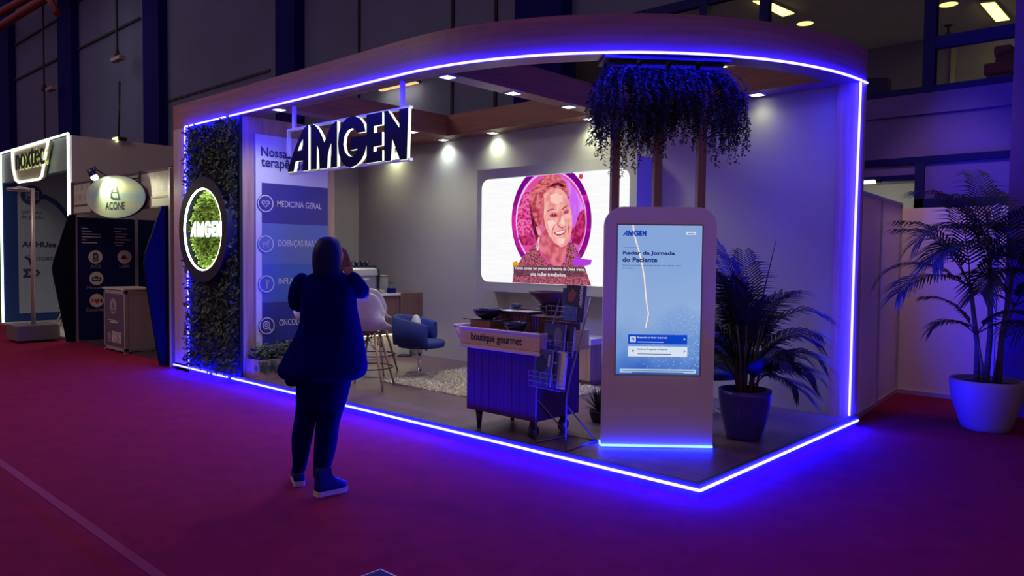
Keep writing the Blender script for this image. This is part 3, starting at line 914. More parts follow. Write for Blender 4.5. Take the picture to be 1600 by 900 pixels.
def trect(name, u0, v0, u1, v1, mm):
    a0, z1 = at_tot(u0, v0); a1, z0 = at_tot(u1, v1)
    return tshape(name, [[(a0, z0), (a1, z0), (a1, z1), (a0, z1)]], mm)
def ttext(s, u0, v0, u1, h, mm, bold=0.0):
    TL[0] += 1
    a0, z = at_tot(u0, v0); a1, _ = at_tot(u1, v0)
    return text(s, tp(a0, z), tp(a1, z), h, mm, screen, bold, 0.0045 + 0.0007 * TL[0], n=nf)
def tbar(u0, v0, u1, h, mm):
    a0, z = at_tot(u0, v0); a1, _ = at_tot(u1, v0)
    return tshape('text_line', [[(a0, z), (a1, z), (a1, z + h), (a0, z + h)]], mm)
# cloud of small pale specks low on the screen picture
m = MB(); TL[0] += 1
for k in range(420):
    f = rnd.random() ** 0.6
    a = SB - 0.01 - (rnd.random() ** 1.3) * 0.50 * (0.35 + 0.65 * rnd.random()); z = SZ0 + 0.02 + rnd.random() * 0.58 * (0.5 + 0.5 * (a - SA) / (SB - SA))
    s_ = rnd.uniform(0.0025, 0.007)
    if a < SA + 0.02: continue
    o = tp(a, z, -(0.0045 + 0.0007))
    m.face([o, o + n1 * s_, o + n1 * s_ + Vector((0, 0, s_)), o + Vector((0, 0, s_ * rnd.uniform(0.6, 1.8)))])
m.build('picture_specks', emat('totem_speck', C_(160, 184, 228), TS), screen, fix=False)
STREAK = [(989, 352), (990.5, 365), (994, 378), (999, 395), (1003, 413), (1006.5, 433), (1008, 450), (1009.5, 468), (1011.5, 482), (1013, 490), (1011, 500), (1008.5, 512)]  # pale curved line laid over the screen, with a wider softer band behind it
bp_ = [at_tot(u, v) for u, v in STREAK]
tshape('screen_streak_edge', [[(a - 0.010 * (1 - i / 14), z) for i, (a, z) in enumerate(bp_)] + [(a + 0.010 * (1 - i / 14), z) for i, (a, z) in reversed(list(enumerate(bp_)))]], emat('totem_streak_edge', C_(176, 180, 216), TS))
tshape('screen_streak', [[(a - 0.0045, z) for a, z in bp_] + [(a + 0.0045, z) for a, z in reversed(bp_)]], emat('totem_streak', C_(255, 226, 205), TS))
TNAVY = emat('totem_navy', C_(28, 42, 120), TS); TBLUE = emat('totem_blue', C_(22, 60, 165), TS); TWHITE = emat('totem_white', C_(214, 226, 240), TS); TPURP = emat('totem_purple', C_(90, 96, 190), TS)
a0, z0 = at_tot(973, 369); a1, z1 = at_tot(1010, 360)
for let in LN:
    tshape('logo_letter', [[(a0 + (a1 - a0) * a, z0 + (z1 - z0) * b) for a, b in poly] for poly in let], TBLUE)
trect('button_outline', 1072, 362.5, 1087, 367, TWHITE); tbar(1074.5, 365.6, 1085, 0.0054, TNAVY)
tbar(974, 387, 997, 0.0036, TPURP)
ttext('Radar da Jornada', 973, 399.3, 1054, 0.037, TNAVY, 0.035)
ttext('do Paciente', 972.3, 409.3, 1026.5, 0.037, TNAVY, 0.035)
ttext('Ajude-nos a entender os principais desafios da jornada do cuidado', 972.3, 415.8, 1064, 0.013, TNAVY, 0.01)
ttext('em território', 972, 419.6, 989, 0.010, TNAVY, 0.01)
trect('button', 981.2, 522, 1073, 538, emat('totem_btn', C_(14, 66, 196), TS)); trect('button', 981, 540.5, 1073, 557.5, TWHITE)
trect('button_icon', 984, 525, 993, 534.5, emat('totem_ico', C_(190, 206, 228), TS)); ttext('N', 986.5, 531.8, 990.5, 0.025, TBLUE, 0.02)
ttext('Responder ao Radar da Jornada', 995.5, 528.7, 1042, 0.017, TWHITE, 0.02); tbar(995.5, 534.3, 1036, 0.0049, TWHITE)
ttext('Conhecer Programas de Suporte', 995.5, 547, 1042, 0.017, TNAVY, 0.02); tbar(995.5, 552.8, 1048, 0.0049, TNAVY)
ttext('+', 986.5, 549.8, 990.5, 0.022, TBLUE, 0.04); ttext('>', 1067, 531.5, 1070, 0.018, TWHITE, 0.02); ttext('>', 1067, 550.2, 1070, 0.018, TNAVY, 0.02)
trect('footer_bar', 968, 575.2, 1086, 583, emat('totem_foot', C_(176, 200, 232), TS))
tbar(972, 578.6, 1083, 0.0045, TNAVY)
tbar(987, 581.6, 1067, 0.0045, TNAVY)
m = MB()
m.tube([tp(0.0, 0.02, 0.12), tp(-0.008, 0.02, 0.0), tp(-0.002, 0.016, -0.008), tp(W_, 0.016, -0.008)], 0.0085, 6)
m.build('foot_led', LEDT, t)

# ------------------------------------------------------------------ wooden posts with planter shelf behind the totem
P0 = Vector((-1.356, 0.691, 0)); PN = Vector((0.706, 0.787, 0)).normalized(); PP = Vector((PN.y, -PN.x, 0))
t = thing('planter_stand', 'wooden stand of three posts holding a high plant shelf behind the kiosk', 'plant stand', P0 + PN * 0.53 + Vector((0, 0, T)))
for s_ in (0.133, 0.497, 0.875):
    m = MB(); o = P0 + PN * (s_ - 0.033) - PP * 0.04
    m.obox(o + Vector((0, 0, T)), PN * 0.066, PP * 0.08, (0, 0, 3.122)); m.build('post', laminate('wood_post', (0.22, 0.115, 0.10), (26, 26, 1.2)), t)
m = MB(); m.obox(P0 - PP * 0.14 + Vector((0, 0, 3.222)), PN * 1.06, PP * 0.30, (0, 0, 0.026)); m.build('shelf', mat('shelf_dark', (0.05, 0.04, 0.05), .6), t)
for k, (s0, s1) in enumerate(((0.02, 0.30), (0.30, 0.55), (0.55, 0.80), (0.80, 1.04))):
    lab = ['leftmost trailing plant of the four under the high shelf, longest at the left', 'trailing plant second from the left under the high shelf', 'trailing plant third from the left under the high shelf, short hanging strands', 'rightmost trailing plant of the four under the high shelf, rounded outer edge'][k]
    cc = P0 + PN * (s0 + s1) / 2
    t = thing('trailing_plant', lab, 'hanging plant', (cc.x, cc.y, 3.02), 'trailing plants under the high shelf')
    m = MB()
    for q in range(85):
        s_ = rnd.uniform(s0, s1); d_ = rnd.uniform(-0.16, 0.16) if q % 2 else rnd.uniform(0.07, 0.19)
        p = P0 + PN * s_ + PP * d_ * 0.7 + Vector((0, 0, 3.13 + rnd.uniform(-0.05, 0.05)))
        e_ = max(0, 1 - min(s_ + 0.02, 1.08 - s_) / 0.18)
        outw = (PN * (rnd.uniform(-0.06, 0.06) + (0.13 if s_ > 0.85 else (-0.10 if s_ < 0.2 else 0))) + PP * rnd.uniform(-0.14, 0.18))
        L = rnd.choice((0.40, 0.5, 0.55, 0.62, 0.70, 0.78)) * (1.02, 0.92, 0.75, 0.92)[k] * rnd.uniform(0.75, 1.08)
        n_ = int(L / 0.016)
        prev = p
        for i in range(n_):
            f = i / n_
            pos = p + outw * min(1, f * 3) + Vector((0.012 * math.sin(9 * f + q), 0.012 * math.cos(7 * f + q), 0.03 * math.sin(min(1, f * 3) * math.pi) - L * f))
            for sgn in (-1, 1):
                a_ = rnd.uniform(0, 6.28)
                leaf_quad(m, pos, Vector((math.cos(a_), math.sin(a_), -0.5)), Vector((math.sin(a_) * .6, -math.cos(a_) * .6, 0.6)).normalized(), rnd.uniform(0.022, 0.04), rnd.uniform(0.010, 0.018))
            if i % 6 == 5:
                w = Vector((0.002, 0, 0)); m.face([prev - w, prev + w, pos + w, pos - w]); prev = pos
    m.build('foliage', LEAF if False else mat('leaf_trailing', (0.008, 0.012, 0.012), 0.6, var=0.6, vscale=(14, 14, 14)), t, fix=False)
    m = MB(); m.obox(P0 + PN * (s0 + 0.02) - PP * 0.10 + Vector((0, 0, 3.165)), PN * (s1 - s0 - 0.04), PP * 0.05, (0, 0, 0.055)); m.obox(P0 + PN * (s0 + 0.02) + PP * 0.045 + Vector((0, 0, 3.165)), PN * (s1 - s0 - 0.04), PP * 0.05, (0, 0, 0.055)); m.build('pot', mat('pot_dark', (0.02, 0.02, 0.03), 0.6), t)

# ================================================================== PALMS
def frond(m, base, az, el, L, droop, n=22, ll=0.30, w=0.018, curl=0.0, seg=14):
    pts = []
    p = Vector(base); a = el
    step = L / seg
    for i in range(seg + 1):
        pts.append(p.copy())
        d = Vector((math.cos(az) * math.cos(a), math.sin(az) * math.cos(a), math.sin(a)))
        p = p + d * step
        a -= droop / seg * (0.3 + 1.4 * i / seg)
        az += curl / seg
    m.tube(pts, [0.007 * (1 - 0.8 * i / seg) for i in range(seg + 1)], 5)
    for k in range(n):
        f = 0.22 + 0.78 * k / (n - 1)
        x = f * seg; i = min(int(x), seg - 1); q = pts[i].lerp(pts[i + 1], x - i)
        d = (pts[i + 1] - pts[i]).normalized()
        side = d.cross(Vector((0, 0, 1)))
        side = side.normalized() if side.length > 1e-3 else Vector((1, 0, 0))
        l_ = ll * (0.45 + 1.1 * math.sin(math.pi * (0.12 + 0.80 * f)) * 0.6) * rnd.uniform(0.85, 1.1)
        for sg in (-1, 1):
            up = side.cross(d) * (0.30 if f < 0.8 else 0.1)
            dd = (d * (0.75 + 0.5 * f) + side * sg + up).normalized()
            e1 = q + dd * l_ * 0.5 - Vector((0, 0, 0.10 * l_)); e2 = q + dd * l_ * 0.95 - Vector((0, 0, 0.42 * l_))
            wv = (d - dd * d.dot(dd)).normalized() * w * 0.5
            m.face([q - wv * 0.5, q + wv * 0.5, e1 + wv, e1 - wv]); m.face([e1 - wv, e1 + wv, e2 + wv * 0.15, e2 - wv * 0.15])

def pot(t, c, r0, r1, h, mm, rim=0.018):
    m = MB(); c = Vector(c)
    prof = [(r0 * 0.9, 0), (r0, 0.01)] + [(r0 + (r1 - r0) * math.sin(f * math.pi / 2), 0.01 + (h - 0.01) * f) for f in [i / 10 for i in range(1, 11)]]
    prof += [(r1 - rim, h), (r1 - rim, h - 0.06)]
    m.lathe(prof, c, 40); m.build('pot', mm, t)
    m = MB(); m.lathe([(0.01, h - 0.08), (r1 - rim - 0.002, h - 0.08), (r1 - rim - 0.002, h - 0.055), (0.01, h - 0.04)], c, 24); m.build('soil', SOIL, t)

# palm inside the booth
PB = Vector((-0.385, 1.465, T))
t = thing('potted_palm', 'bushy feathery palm in a dark rounded pot on the booth floor right of the kiosk', 'potted palm', PB)
pot(t, PB, 0.145, 0.215, 0.41, mat('pot_glaze', (0.05, 0.03, 0.24), 0.25))
m = MB()
for k in range(16):
    a = k * 2.4; r_ = 0.03 + 0.05 * (k % 3) / 2
    b = PB + Vector((r_ * math.cos(a), r_ * math.sin(a), 0.34))
    m.tube([b, b + Vector((0.05 * math.cos(a), 0.05 * math.sin(a), 0.35)), b + Vector((0.12 * math.cos(a), 0.12 * math.sin(a), 0.62))], [0.011, 0.008, 0.006], 6)
m.build('stems', STEM, t)
VR = Vector((0.736, 0.677, 0)); azr = math.atan2(0.677, 0.736)
# fan of fronds: (azimuth from the view's right, elevation, length, droop)
for da, el, L, dr, hb in ((0, 66, 0.92, 2.0, .62), (8, 46, 0.82, 1.6, .55), (-12, 34, 0.74, 1.8, .46), (4, 20, 0.68, 1.5, .38), (24, 68, 0.95, 1.5, .7), (-26, 52, 0.72, 1.7, .52),
                          (70, 78, 1.0, 1.0, .7), (100, 76, 1.0, 1.0, .7), (135, 74, 0.98, 1.2, .66), (165, 72, 0.95, 1.4, .62), (178, 60, 0.72, 1.6, .56), (190, 62, 0.5, 1.4, .46),
                          (205, 80, 0.85, 1.0, .6), (235, 80, 0.8, 1.0, .6), (-60, 76, 0.75, 1.4, .6), (60, 50, 0.85, 1.4, .5), (10, 0, 0.56, 1.0, .40), (120, 56, .8, 1.4, .5), (-40, 30, .55, 1.4, .40), (85, 60, .9, 1.3, .6), (30, 30, .7, 1.4, .44), (150, 84, 1.0, .8, .7), (40, 40, .5, 1.3, .25), (80, 45, .5, 1.3, .25), (120, 42, .5, 1.3, .22), (-10, 48, .48, 1.4, .2), (-70, 58, .5, 1.4, .2), (180, 66, .5, 1.2, .2)):
    m = MB(); a = azr + R(da)
    b = PB + Vector((0.06 * math.cos(a), 0.06 * math.sin(a), 0.34 + hb * 0.45))
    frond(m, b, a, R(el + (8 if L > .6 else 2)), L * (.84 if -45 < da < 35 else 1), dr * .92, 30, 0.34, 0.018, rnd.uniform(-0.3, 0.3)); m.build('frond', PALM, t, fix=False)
m = MB(); m.tube([PB + Vector((0, 0, .6)), PB + VR * 0.10 + Vector((0, 0, 1.05)), PB + VR * 0.23 + Vector((0, 0, 1.66))], [0.012, 0.009, 0.002], 6); m.build('spear_leaf', PALM, t)

# tall palm outside the booth on the right
PT = Vector((0.92, 3.84, 0))
t = thing('potted_palm', 'tall slender-stemmed palm in a large white pot on the red carpet outside the booth', 'potted palm', PT)
pot(t, PT, 0.20, 0.315, 0.48, mat('pot_white', (0.28, 0.21, 0.27), 0.5), 0.025)
stems = [(-0.10, 0.02, -0.24, 0.05, 1.38), (0.00, -0.05, -0.02, 0.0, 1.72), (0.10, 0.06, 0.20, 0.03, 1.50), (0.04, 0.12, 0.34, 0.1, 1.2), (-0.03, -0.11, -0.10, -0.1, 0.95)]
for i, (x, y, dx, dy, h) in enumerate(stems):
    m = MB(); b = PT + VR * x + Vector((0.736 * 0, y, 0.42)); top = PT + VR * (x + dx * 0.45) + Vector((0, y + dy, h))
    m.tube([b, b.lerp(top, .4) + VR * (-0.03 if dx > 0 else 0.03), top], [0.030 if i < 3 else 0.016, 0.023 if i < 3 else 0.012, 0.017 if i < 3 else 0.01], 10); m.build('stem', mat('palm_trunk', (0.10, 0.09, 0.08), 0.6, var=.4, vscale=(3, 3, 50)), t)
    fr = [(180, 42, 0.90, 1.9), (165, 66, .92, 1.3), (20, 50, 1.0, 1.6), (60, 74, 1.1, 1.0), (-20, 34, 0.9, 1.7), (-80, 55, .9, 1.4), (110, 60, 1.0, 1.2), (215, 20, .85, 1.5)]
    fr = fr if i < 3 else fr[:2] + fr[4:6]
    for da, el, L, dr in fr:
        m = MB(); a = azr + R(da + rnd.uniform(-18, 18))
        sc_ = 1.0 if i < 3 else 0.6
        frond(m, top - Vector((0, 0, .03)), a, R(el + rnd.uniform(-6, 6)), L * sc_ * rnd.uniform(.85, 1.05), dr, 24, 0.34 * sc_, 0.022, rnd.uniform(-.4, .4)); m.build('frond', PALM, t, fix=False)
# another palm at the right picture edge
PE = Vector((1.95, 4.15, 0))
t = thing('potted_palm', 'dark palm cut off by the right edge, behind the large white pot', 'potted palm', PE)
pot(t, PE, 0.17, 0.24, 0.42, mat('pot_dark', (0.02, 0.02, 0.03), 0.6))
for k in range(12):
    m = MB(); a = azr + R(120 + k * 20)
    frond(m, PE + Vector((0, 0, .4 + .09 * (k % 5))), a, R(62 - 6 * (k % 4)), 1.15, 1.5, 20, .30, .02); m.build('frond', PALM, t, fix=False)
# small spiky plant peeping out left of the totem
PSm = at(935, 659, 'z', T)
t = thing('spiky_plant', 'small dark spiky plant peeping out behind the left side of the kiosk', 'plant', PSm)
pot(t, PSm, 0.06, 0.085, 0.10, mat('pot_dark', (0.02, 0.02, 0.03), 0.6))
m = MB()
for k in range(70):
    a = rnd.uniform(0, 6.28); e = rnd.uniform(0.1, 1.4); L = rnd.uniform(0.16, 0.27)
    d = Vector((math.cos(a) * math.cos(e), math.sin(a) * math.cos(e), math.sin(e)))
    q = PSm + Vector((0, 0, 0.10)); w = d.cross(Vector((0, 0, 1))).normalized() * 0.009
    m.face([q - w, q + w, q + d * L * .6 + w, q + d * L * .6 - w]); m.face([q + d * L * .6 - w, q + d * L * .6 + w, q + d * L + Vector((0, 0, -.02))])
m.build('blades', PALM, t, fix=False)

# ================================================================== FOOD CART
CX0, CX1, CY0, CY1 = -2.30, -1.505, 0.085, 0.65
t = thing('food_cart', 'dark wooden serving cart with a pale tray top lettered boutique gourmet', 'cart', (-1.9, 0.37, T))
m = MB(); m.box((CX0, CY0, 0.265), (CX1, CY1, 0.815)); body = m.build('body', WOOD_CART, t)
m = MB()
for k in range(1, 9):
    x = CX0 + (CX1 - CX0) * k / 9; m.box((x - 0.0015, CY0 - 0.0015, 0.27), (x + 0.0015, CY0, 0.81))
m.build('plank_groove', mat('groove', (0.03, 0.010, 0.025), 0.8), body)
TRAY = mat('tray_cream', (0.62, 0.47, 0.42), 0.45)
m = MB()
x0, x1, y0, y1, za, zb_ = -2.335, -1.425, 0.03, 0.68, 0.815, 0.985
m.box((x0, y0, za), (x1, y1, za + 0.03), 0.008); m.box((x0, y0, za + 0.03), (x1, y0 + 0.022, zb_), 0.005); m.box((x0, y1 - 0.022, za + 0.03), (x1, y1, zb_), 0.005)
m.box((x0, y0 + .02, za + 0.03), (x0 + 0.022, y1 - .02, zb_), 0.005); m.box((x1 - 0.022, y0 + .02, za + 0.03), (x1, y1 - .02, zb_), 0.005)
m.box((x0 + .02, y0 + .02, zb_ - 0.06), (x1 - .02, y1 - .02, zb_ - 0.035))
m.box((x0 - .008, y0 - .008, zb_ - 0.014), (x1 + .008, y0 + 0.028, zb_ + .004), 0.005); m.box((x0 - .008, y0 - .008, za - .004), (x1 + .008, y0 + 0.028, za + .016), 0.005)
tray = m.build('tray', TRAY, t)
q0 = at(736, 541, 'y', y0); q1 = at(815.5, 547, 'y', y0)
text('boutique gourmet', (q0.x, y0, 0.862), (q1.x, y0, 0.862), 0.085, BLACK, tray, 0.012, 0.003, n=(0, -1, 0))
m = MB()
for y in (y0 + 0.03, y1 - 0.03):
    m.tube([(x0, y, 0.86), (x0 - 0.06, y, 0.92), (x0 - 0.10, y, 0.985)], 0.013, 8)
m.tube([(x0 - 0.10, y0 + 0.01, 0.985), (x0 - 0.10, y1 - 0.01, 0.985)], 0.014, 8)
m.tube([(x0 - 0.10, y0 + .03, 0.985), (x0, y0 + .03, 0.985)], 0.010, 8); m.tube([(x0 - 0.10, y1 - .03, 0.985), (x0, y1 - .03, 0.985)], 0.010, 8)
m.build('push_handle', TRAY, t)
for x in (-2.21,):
    for y in (0.15, 0.58):
        m = MB(); m.lathe([(0.017, 0), (0.034, 0.165)], (x, y, T), 14); m.build('leg', BLACK, t)
for x in (-1.615,):
    for y in (0.185, 0.58):
        m = MB(); m.box((x - .03, y - .012, T + .075), (x + .03, y + .012, 0.265)); w = m.build('caster', BLACK, t)
        m = MB(); m.tube([(x - 0.018, y, T + 0.055), (x + 0.018, y, T + 0.055)], 0.055, 20); m.build('wheel', mat('rubber', (0.02, 0.02, 0.025), 0.6), w)
        m = MB(); m.tube([(x - 0.02, y, T + 0.055), (x + 0.02, y, T + 0.055)], 0.022, 14); m.build('hub', CHROME, w)
# crockery on the cart
CZ = zb_ - 0.035
def pos(u, v, z): return at(u, v, 'z', z)
def wood_block(u, v, w, d, h, label, mm=None, name='wooden_block', z=CZ):
    c = pos(u, v, z); m = MB(); m.box((c.x - w / 2, c.y, z), (c.x + w / 2, c.y + d, z + h), 0.004)
    o = tag(m.build(name, mm or WOOD_DARK), label, 'display block'); return c
def bowl(c, r, h, mm, label, name='bowl', foot=0.45):
    m = MB(); c = Vector(c)
    prof = [(r * foot * 0.9, 0), (r * foot, 0.004)] + [(r * (foot + (1 - foot) * math.sin(f * 1.57)), 0.004 + (h - 0.004) * f ** 1.25) for f in [i / 8 for i in range(1, 9)]]
    prof += [(r * 0.94, h)] + [(r * (foot + (0.9 - foot) * math.sin(f * 1.57)), 0.012 + (h - 0.012) * f ** 1.25) for f in [i / 8 for i in range(7, -1, -1)]]
    m.lathe(prof, c, 32); return tag(m.build(name, mm), label, 'bowl')
NB = mat('bowl_navy', (0.012, 0.014, 0.05), 0.25)
cy_ = 0.12
c1 = Vector((-2.17, 0.17, CZ))
m = MB(); m.box((-2.27, 0.09, CZ), (-2.03, 0.28, CZ + 0.095), 0.004); tag(m.build('wooden_block', laminate('wood_block', (0.20, 0.08, 0.06), (4, 4, 30))), 'small brown block under the navy bowl at the left of the cart tray', 'display block')
bowl((-2.16, 0.19, CZ + 0.105), 0.125, 0.085, NB, 'navy bowl on the left brown block of the cart tray')
m = MB(); m.box((-2.36, 0.09, CZ + 0.095), (-1.98, 0.30, CZ + 0.103)); tag(m.build('serving_slate', mat('slate', (0.03, 0.03, 0.05), 0.4)), 'thin dark slate under the left navy bowl, sticking out sideways', 'slate')
# slatted crate carrying the flat tray
t2 = thing('slatted_crate', 'slatted wooden crate in the middle of the cart tray, under the flat tray', 'crate', (-2.05, 0.43, CZ))
WS = laminate('wood_slat', (0.30, 0.14, 0.10), (30, 30, 2))
m = MB()
for k in range(9):
    x = -2.22 + k * 0.044; m.box((x, 0.34, CZ), (x + 0.026, 0.352, CZ + 0.15)); m.box((x, 0.50, CZ), (x + 0.026, 0.512, CZ + 0.15))
for k in range(4):
    y = 0.36 + k * 0.04; m.box((-1.85, y, CZ), (-1.838, y + .026, CZ + 0.15)); m.box((-2.234, y, CZ), (-2.222, y + .026, CZ + 0.15))
m.build('slats', WS, t2)
m = MB(); m.box((-2.234, 0.352, CZ), (-1.838, 0.50, CZ + 0.012)); m.box((-2.234, .352, CZ + .135), (-1.838, .50, CZ + .15)); m.build('boards', WS, t2)
t2 = thing('serving_tray', 'flat black-rimmed tray with a pale top lying on the slatted crate', 'tray', (-2.0, 0.42, CZ + 0.15))
m = MB(); m.box((-2.26, 0.27, CZ + 0.153), (-1.76, 0.58, CZ + 0.163)); m.box((-2.26, .27, CZ + .163), (-1.76, .282, CZ + .178)); m.box((-2.26, .568, CZ + .163), (-1.76, .58, CZ + .178)); m.box((-2.26, .282, CZ + .163), (-2.248, .568, CZ + .178)); m.box((-1.772, .282, CZ + .163), (-1.76, .568, CZ + .178)); m.build('rim', BLACK, t2)
m = MB(); m.box((-2.248, .282, CZ + .164), (-1.772, .568, CZ + .168)); m.build('tray_face', mat('tray_face', (0.75, 0.70, 0.72), 0.15), t2)
bowl((-2.13, 0.52, CZ + 0.178), 0.06, 0.04, NB, 'small navy dish at the back left corner of the flat tray', 'dish')
m = MB(); m.box((-1.83, 0.10, CZ), (-1.49, 0.30, CZ + 0.012), 0.003); tag(m.build('serving_slate', mat('slate', (0.03, 0.03, 0.05), 0.4)), 'dark slate board lying at the front right of the cart tray', 'slate')
bowl((-1.80, 0.16, CZ + 0.012), 0.105, 0.085, NB, 'navy bowl standing low on the slate at the front of the cart tray', foot=0.5)
m = MB(); m.box((-1.70, 0.33, CZ), (-1.46, 0.60, CZ + 0.145), 0.004); tag(m.build('wooden_block', WOOD_DARK), 'taller brown block under the stacked bowls at the right of the cart tray', 'display block')
m = MB(); m.box((-1.86, 0.31, CZ + .146), (-1.47, 0.55, CZ + .154)); tag(m.build('serving_board', mat('board_pale', (0.6, 0.42, 0.42), 0.3)), 'thin pale board on the taller brown block, below the stacked bowls', 'board')
bowl((-1.63, 0.44, CZ + 0.154), 0.125, 0.085, NB, 'navy bowl under the large wooden bowl on the cart', foot=0.55)
bowl((-1.64, 0.44, CZ + 0.242), 0.20, 0.115, WOOD_DARK, 'large dark wooden bowl on top of the stack at the right of the cart', foot=0.42)
for k, (x, y) in enumerate(((-2.02, 0.11), (-1.985, 0.13), (-1.95, 0.10), (-1.93, 0.14), (-1.90, 0.105), (-2.00, .085))):
    m = MB(); m.ell((x, y, CZ + 0.016), (0.022, 0.014, 0.015), 10, 6)
    tag(m.build('snack', mat('snack', (0.42, 0.27, 0.18), 0.7, var=0.4, vscale=(60, 60, 60))), 'small light brown snack in the little heap before the slatted crate', 'snack', 'snacks on the cart tray')

# ================================================================== MAGAZINE RACK
WIRE = mat('rack_wire', (0.24, 0.23, 0.27), 0.4, 0.6)
t = thing('magazine_rack', 'leaning grey wire magazine stand at the right of the food cart', 'rack', (-1.32, 0.26, T))
FL, FR_, BR, BL = Vector((-1.50, .085, T)), Vector((-1.155, .04, T)), Vector((-1.18, .465, T)), Vector((-1.45, .44, T))
up = Vector((0, 0, 1)); back = (BL - FL).normalized(); wid = (FR_ - FL)
kneeL = FL + up * 0.46; topL = Vector((FL.x + .02, FL.y + .27, T + 1.19)); kneeR = kneeL + wid; topR = topL + wid
for nm, f, k, tp_ in (('rail', FL, kneeL, topL), ('rail', FR_, kneeR, topR)):
    m = MB(); m.tube([f, f + up * .4, k + back * .01, k.lerp(tp_, .15), tp_], 0.0068, 8); m.build(nm, WIRE, t)
m = MB(); m.tube([FL + up * .008, BL + up * .008, BR + up * .008, FR_ + up * .008], 0.008, 8); m.build('foot_frame', WIRE, t)
for f, b_ in ((FL, BL), (FR_, BR)):
    m = MB(); m.tube([f + up * .36, b_ + up * .01], 0.006, 6); m.build('brace', WIRE, t)
lean = Vector((0, .13, 1)).normalized(); wn = wid.normalized(); WD = wid.length; nface = wn.cross(lean).normalized()
shelves = []
for k, zz in enumerate((0.565, 0.815, 1.075)):
    f_ = (zz - kneeL.z) / (topL.z - kneeL.z)
    o = kneeL + (topL - kneeL) * f_ + nface * .012
    m = MB(); dep = .075
    for j in range(4):
        h_ = up * .04 * j
        m.tube([o + h_, o + nface * dep + h_, o + nface * dep + wn * WD + h_, o + wn * WD + h_], 0.0022, 5)
    for j in range(6):
        q = o + nface * dep + wn * WD * j / 5
        m.tube([o + wn * WD * j / 5, q, q + up * .12], 0.0019, 5)
    m.build('wire_shelf', WIRE, t); shelves.append(o + up * .006)
def magazine(o, s0, w, h, d0, th, cover, label, marks=None):
    """magazine standing on a rack shelf, leaning against the rails"""
    t_ = thing('magazine', label, 'magazine', o + wn * (s0 + w / 2), 'magazines on the wire stand')
    p = o + wn * s0 + nface * d0 + lean * 0.006
    m = MB(); m.obox(p, wn * w, lean * h, nface * th); m.build('pages', mat('paper', (0.5, 0.5, 0.58), 0.7), t_)
    m = MB(); m.obox(p + nface * th, wn * w, lean * h, nface * 0.002); cv = m.build('cover', cover, t_)
    return t_, cv, p + nface * (th + 0.002)
COV1 = mat('cover_dark', (0.015, 0.015, 0.06), 0.35, var=.6, vscale=(7, 7, 7)); COV2 = mat('cover_blue', (0.03, 0.06, 0.24), 0.35, var=.5, vscale=(6, 6, 6)); COV3 = mat('cover_navy', (0.02, 0.03, 0.13), 0.35)
MW = mat('mag_white', (0.55, 0.55, 0.62), 0.5)
def mtext(s, p, a, b, h, cv, vertical=False, bold=.02):
    if vertical:
        return text(s, p + wn * a[0] + lean * a[1], p + wn * a[0] + lean * b, h, MW, cv, bold, 0.001, up=-wn, n=nface)
    return text(s, p + wn * a[0] + lean * a[1], p + wn * b + lean * a[1], h, MW, cv, bold, 0.001, up=lean, n=nface)
def mshape(poly, p, mm, cv, lift=.001):
    mesh_object('cover_print', shape_mesh(poly, p, wn, lean, nface, lift, .0006), mm, cv)
o = shelves[2]
magazine(o, 0.11, .17, .26, .004, .016, COV3, 'pale-edged magazine at the back left of the top rack shelf')
tm, cv, p = magazine(o, 0.17, .215, .285, .028, .012, COV1, 'dark magazine with vertical white lettering on the top rack shelf')
mesh_logo = [[[( -b * 0.036 + 0.19, a * 0.17 + 0.11) for a, b in poly] for poly in let] for let in LN]
for let in mesh_logo: mshape([[(x, y) for x, y in reversed(poly)] for poly in let], p, MW, cv)
mshape([[(0.02, .20), (.07, .26), (.12, .22), (.09, .16), (.04, .15)]], p, mat('print_red', (0.25, 0.05, 0.06), .5), cv)
mshape([[(0.0, 0.0), (.14, 0), (.14, .11), (0, .13)]], p, mat('print_blue', (0.04, 0.09, 0.26), .5), cv, .0015)
o = shelves[1]
tm, cv, p = magazine(o, 0.025, .24, .235, .03, .014, COV3, 'dark navy magazine with a faint portrait on the middle rack shelf')
mshape([ellipse((.165, .14), .045, .07, 24)], p, mat('print_grey', (0.12, 0.11, 0.17), .5), cv); mshape([[(.02, .09), (.10, .09), (.10, .097), (.02, .097)]], p, MW, cv)
tm, cv, p = magazine(o, 0.18, .16, .225, .006, .016, COV1, 'dark magazine with a white page edge at the right of the middle rack shelf')
o = shelves[0]
tm, cv, p = magazine(o, 0.02, .205, .285, .042, .014, COV2, 'blue magazine with a dark round picture on the bottom rack shelf')
mshape([ellipse((.085, .17), .062, .068, 28)], p, mat('print_dark', (0.008, 0.008, 0.03), .5), cv)
for let in LN: mshape([[(-b * 0.024 + 0.185, a * 0.10 + 0.15) for a, b in reversed(poly)] for poly in let], p, MW, cv)
tm, cv, p = magazine(o, 0.205, .07, .28, .022, .012, COV3, 'narrow dark leaflet in the middle of the bottom rack shelf')
mshape([[(.012, .19), (.055, .19), (.055, .20), (.012, .20)]], p, MW, cv)
magazine(o, 0.24, .10, .29, .002, .016, MW, 'white leaflet at the right of the bottom rack shelf')

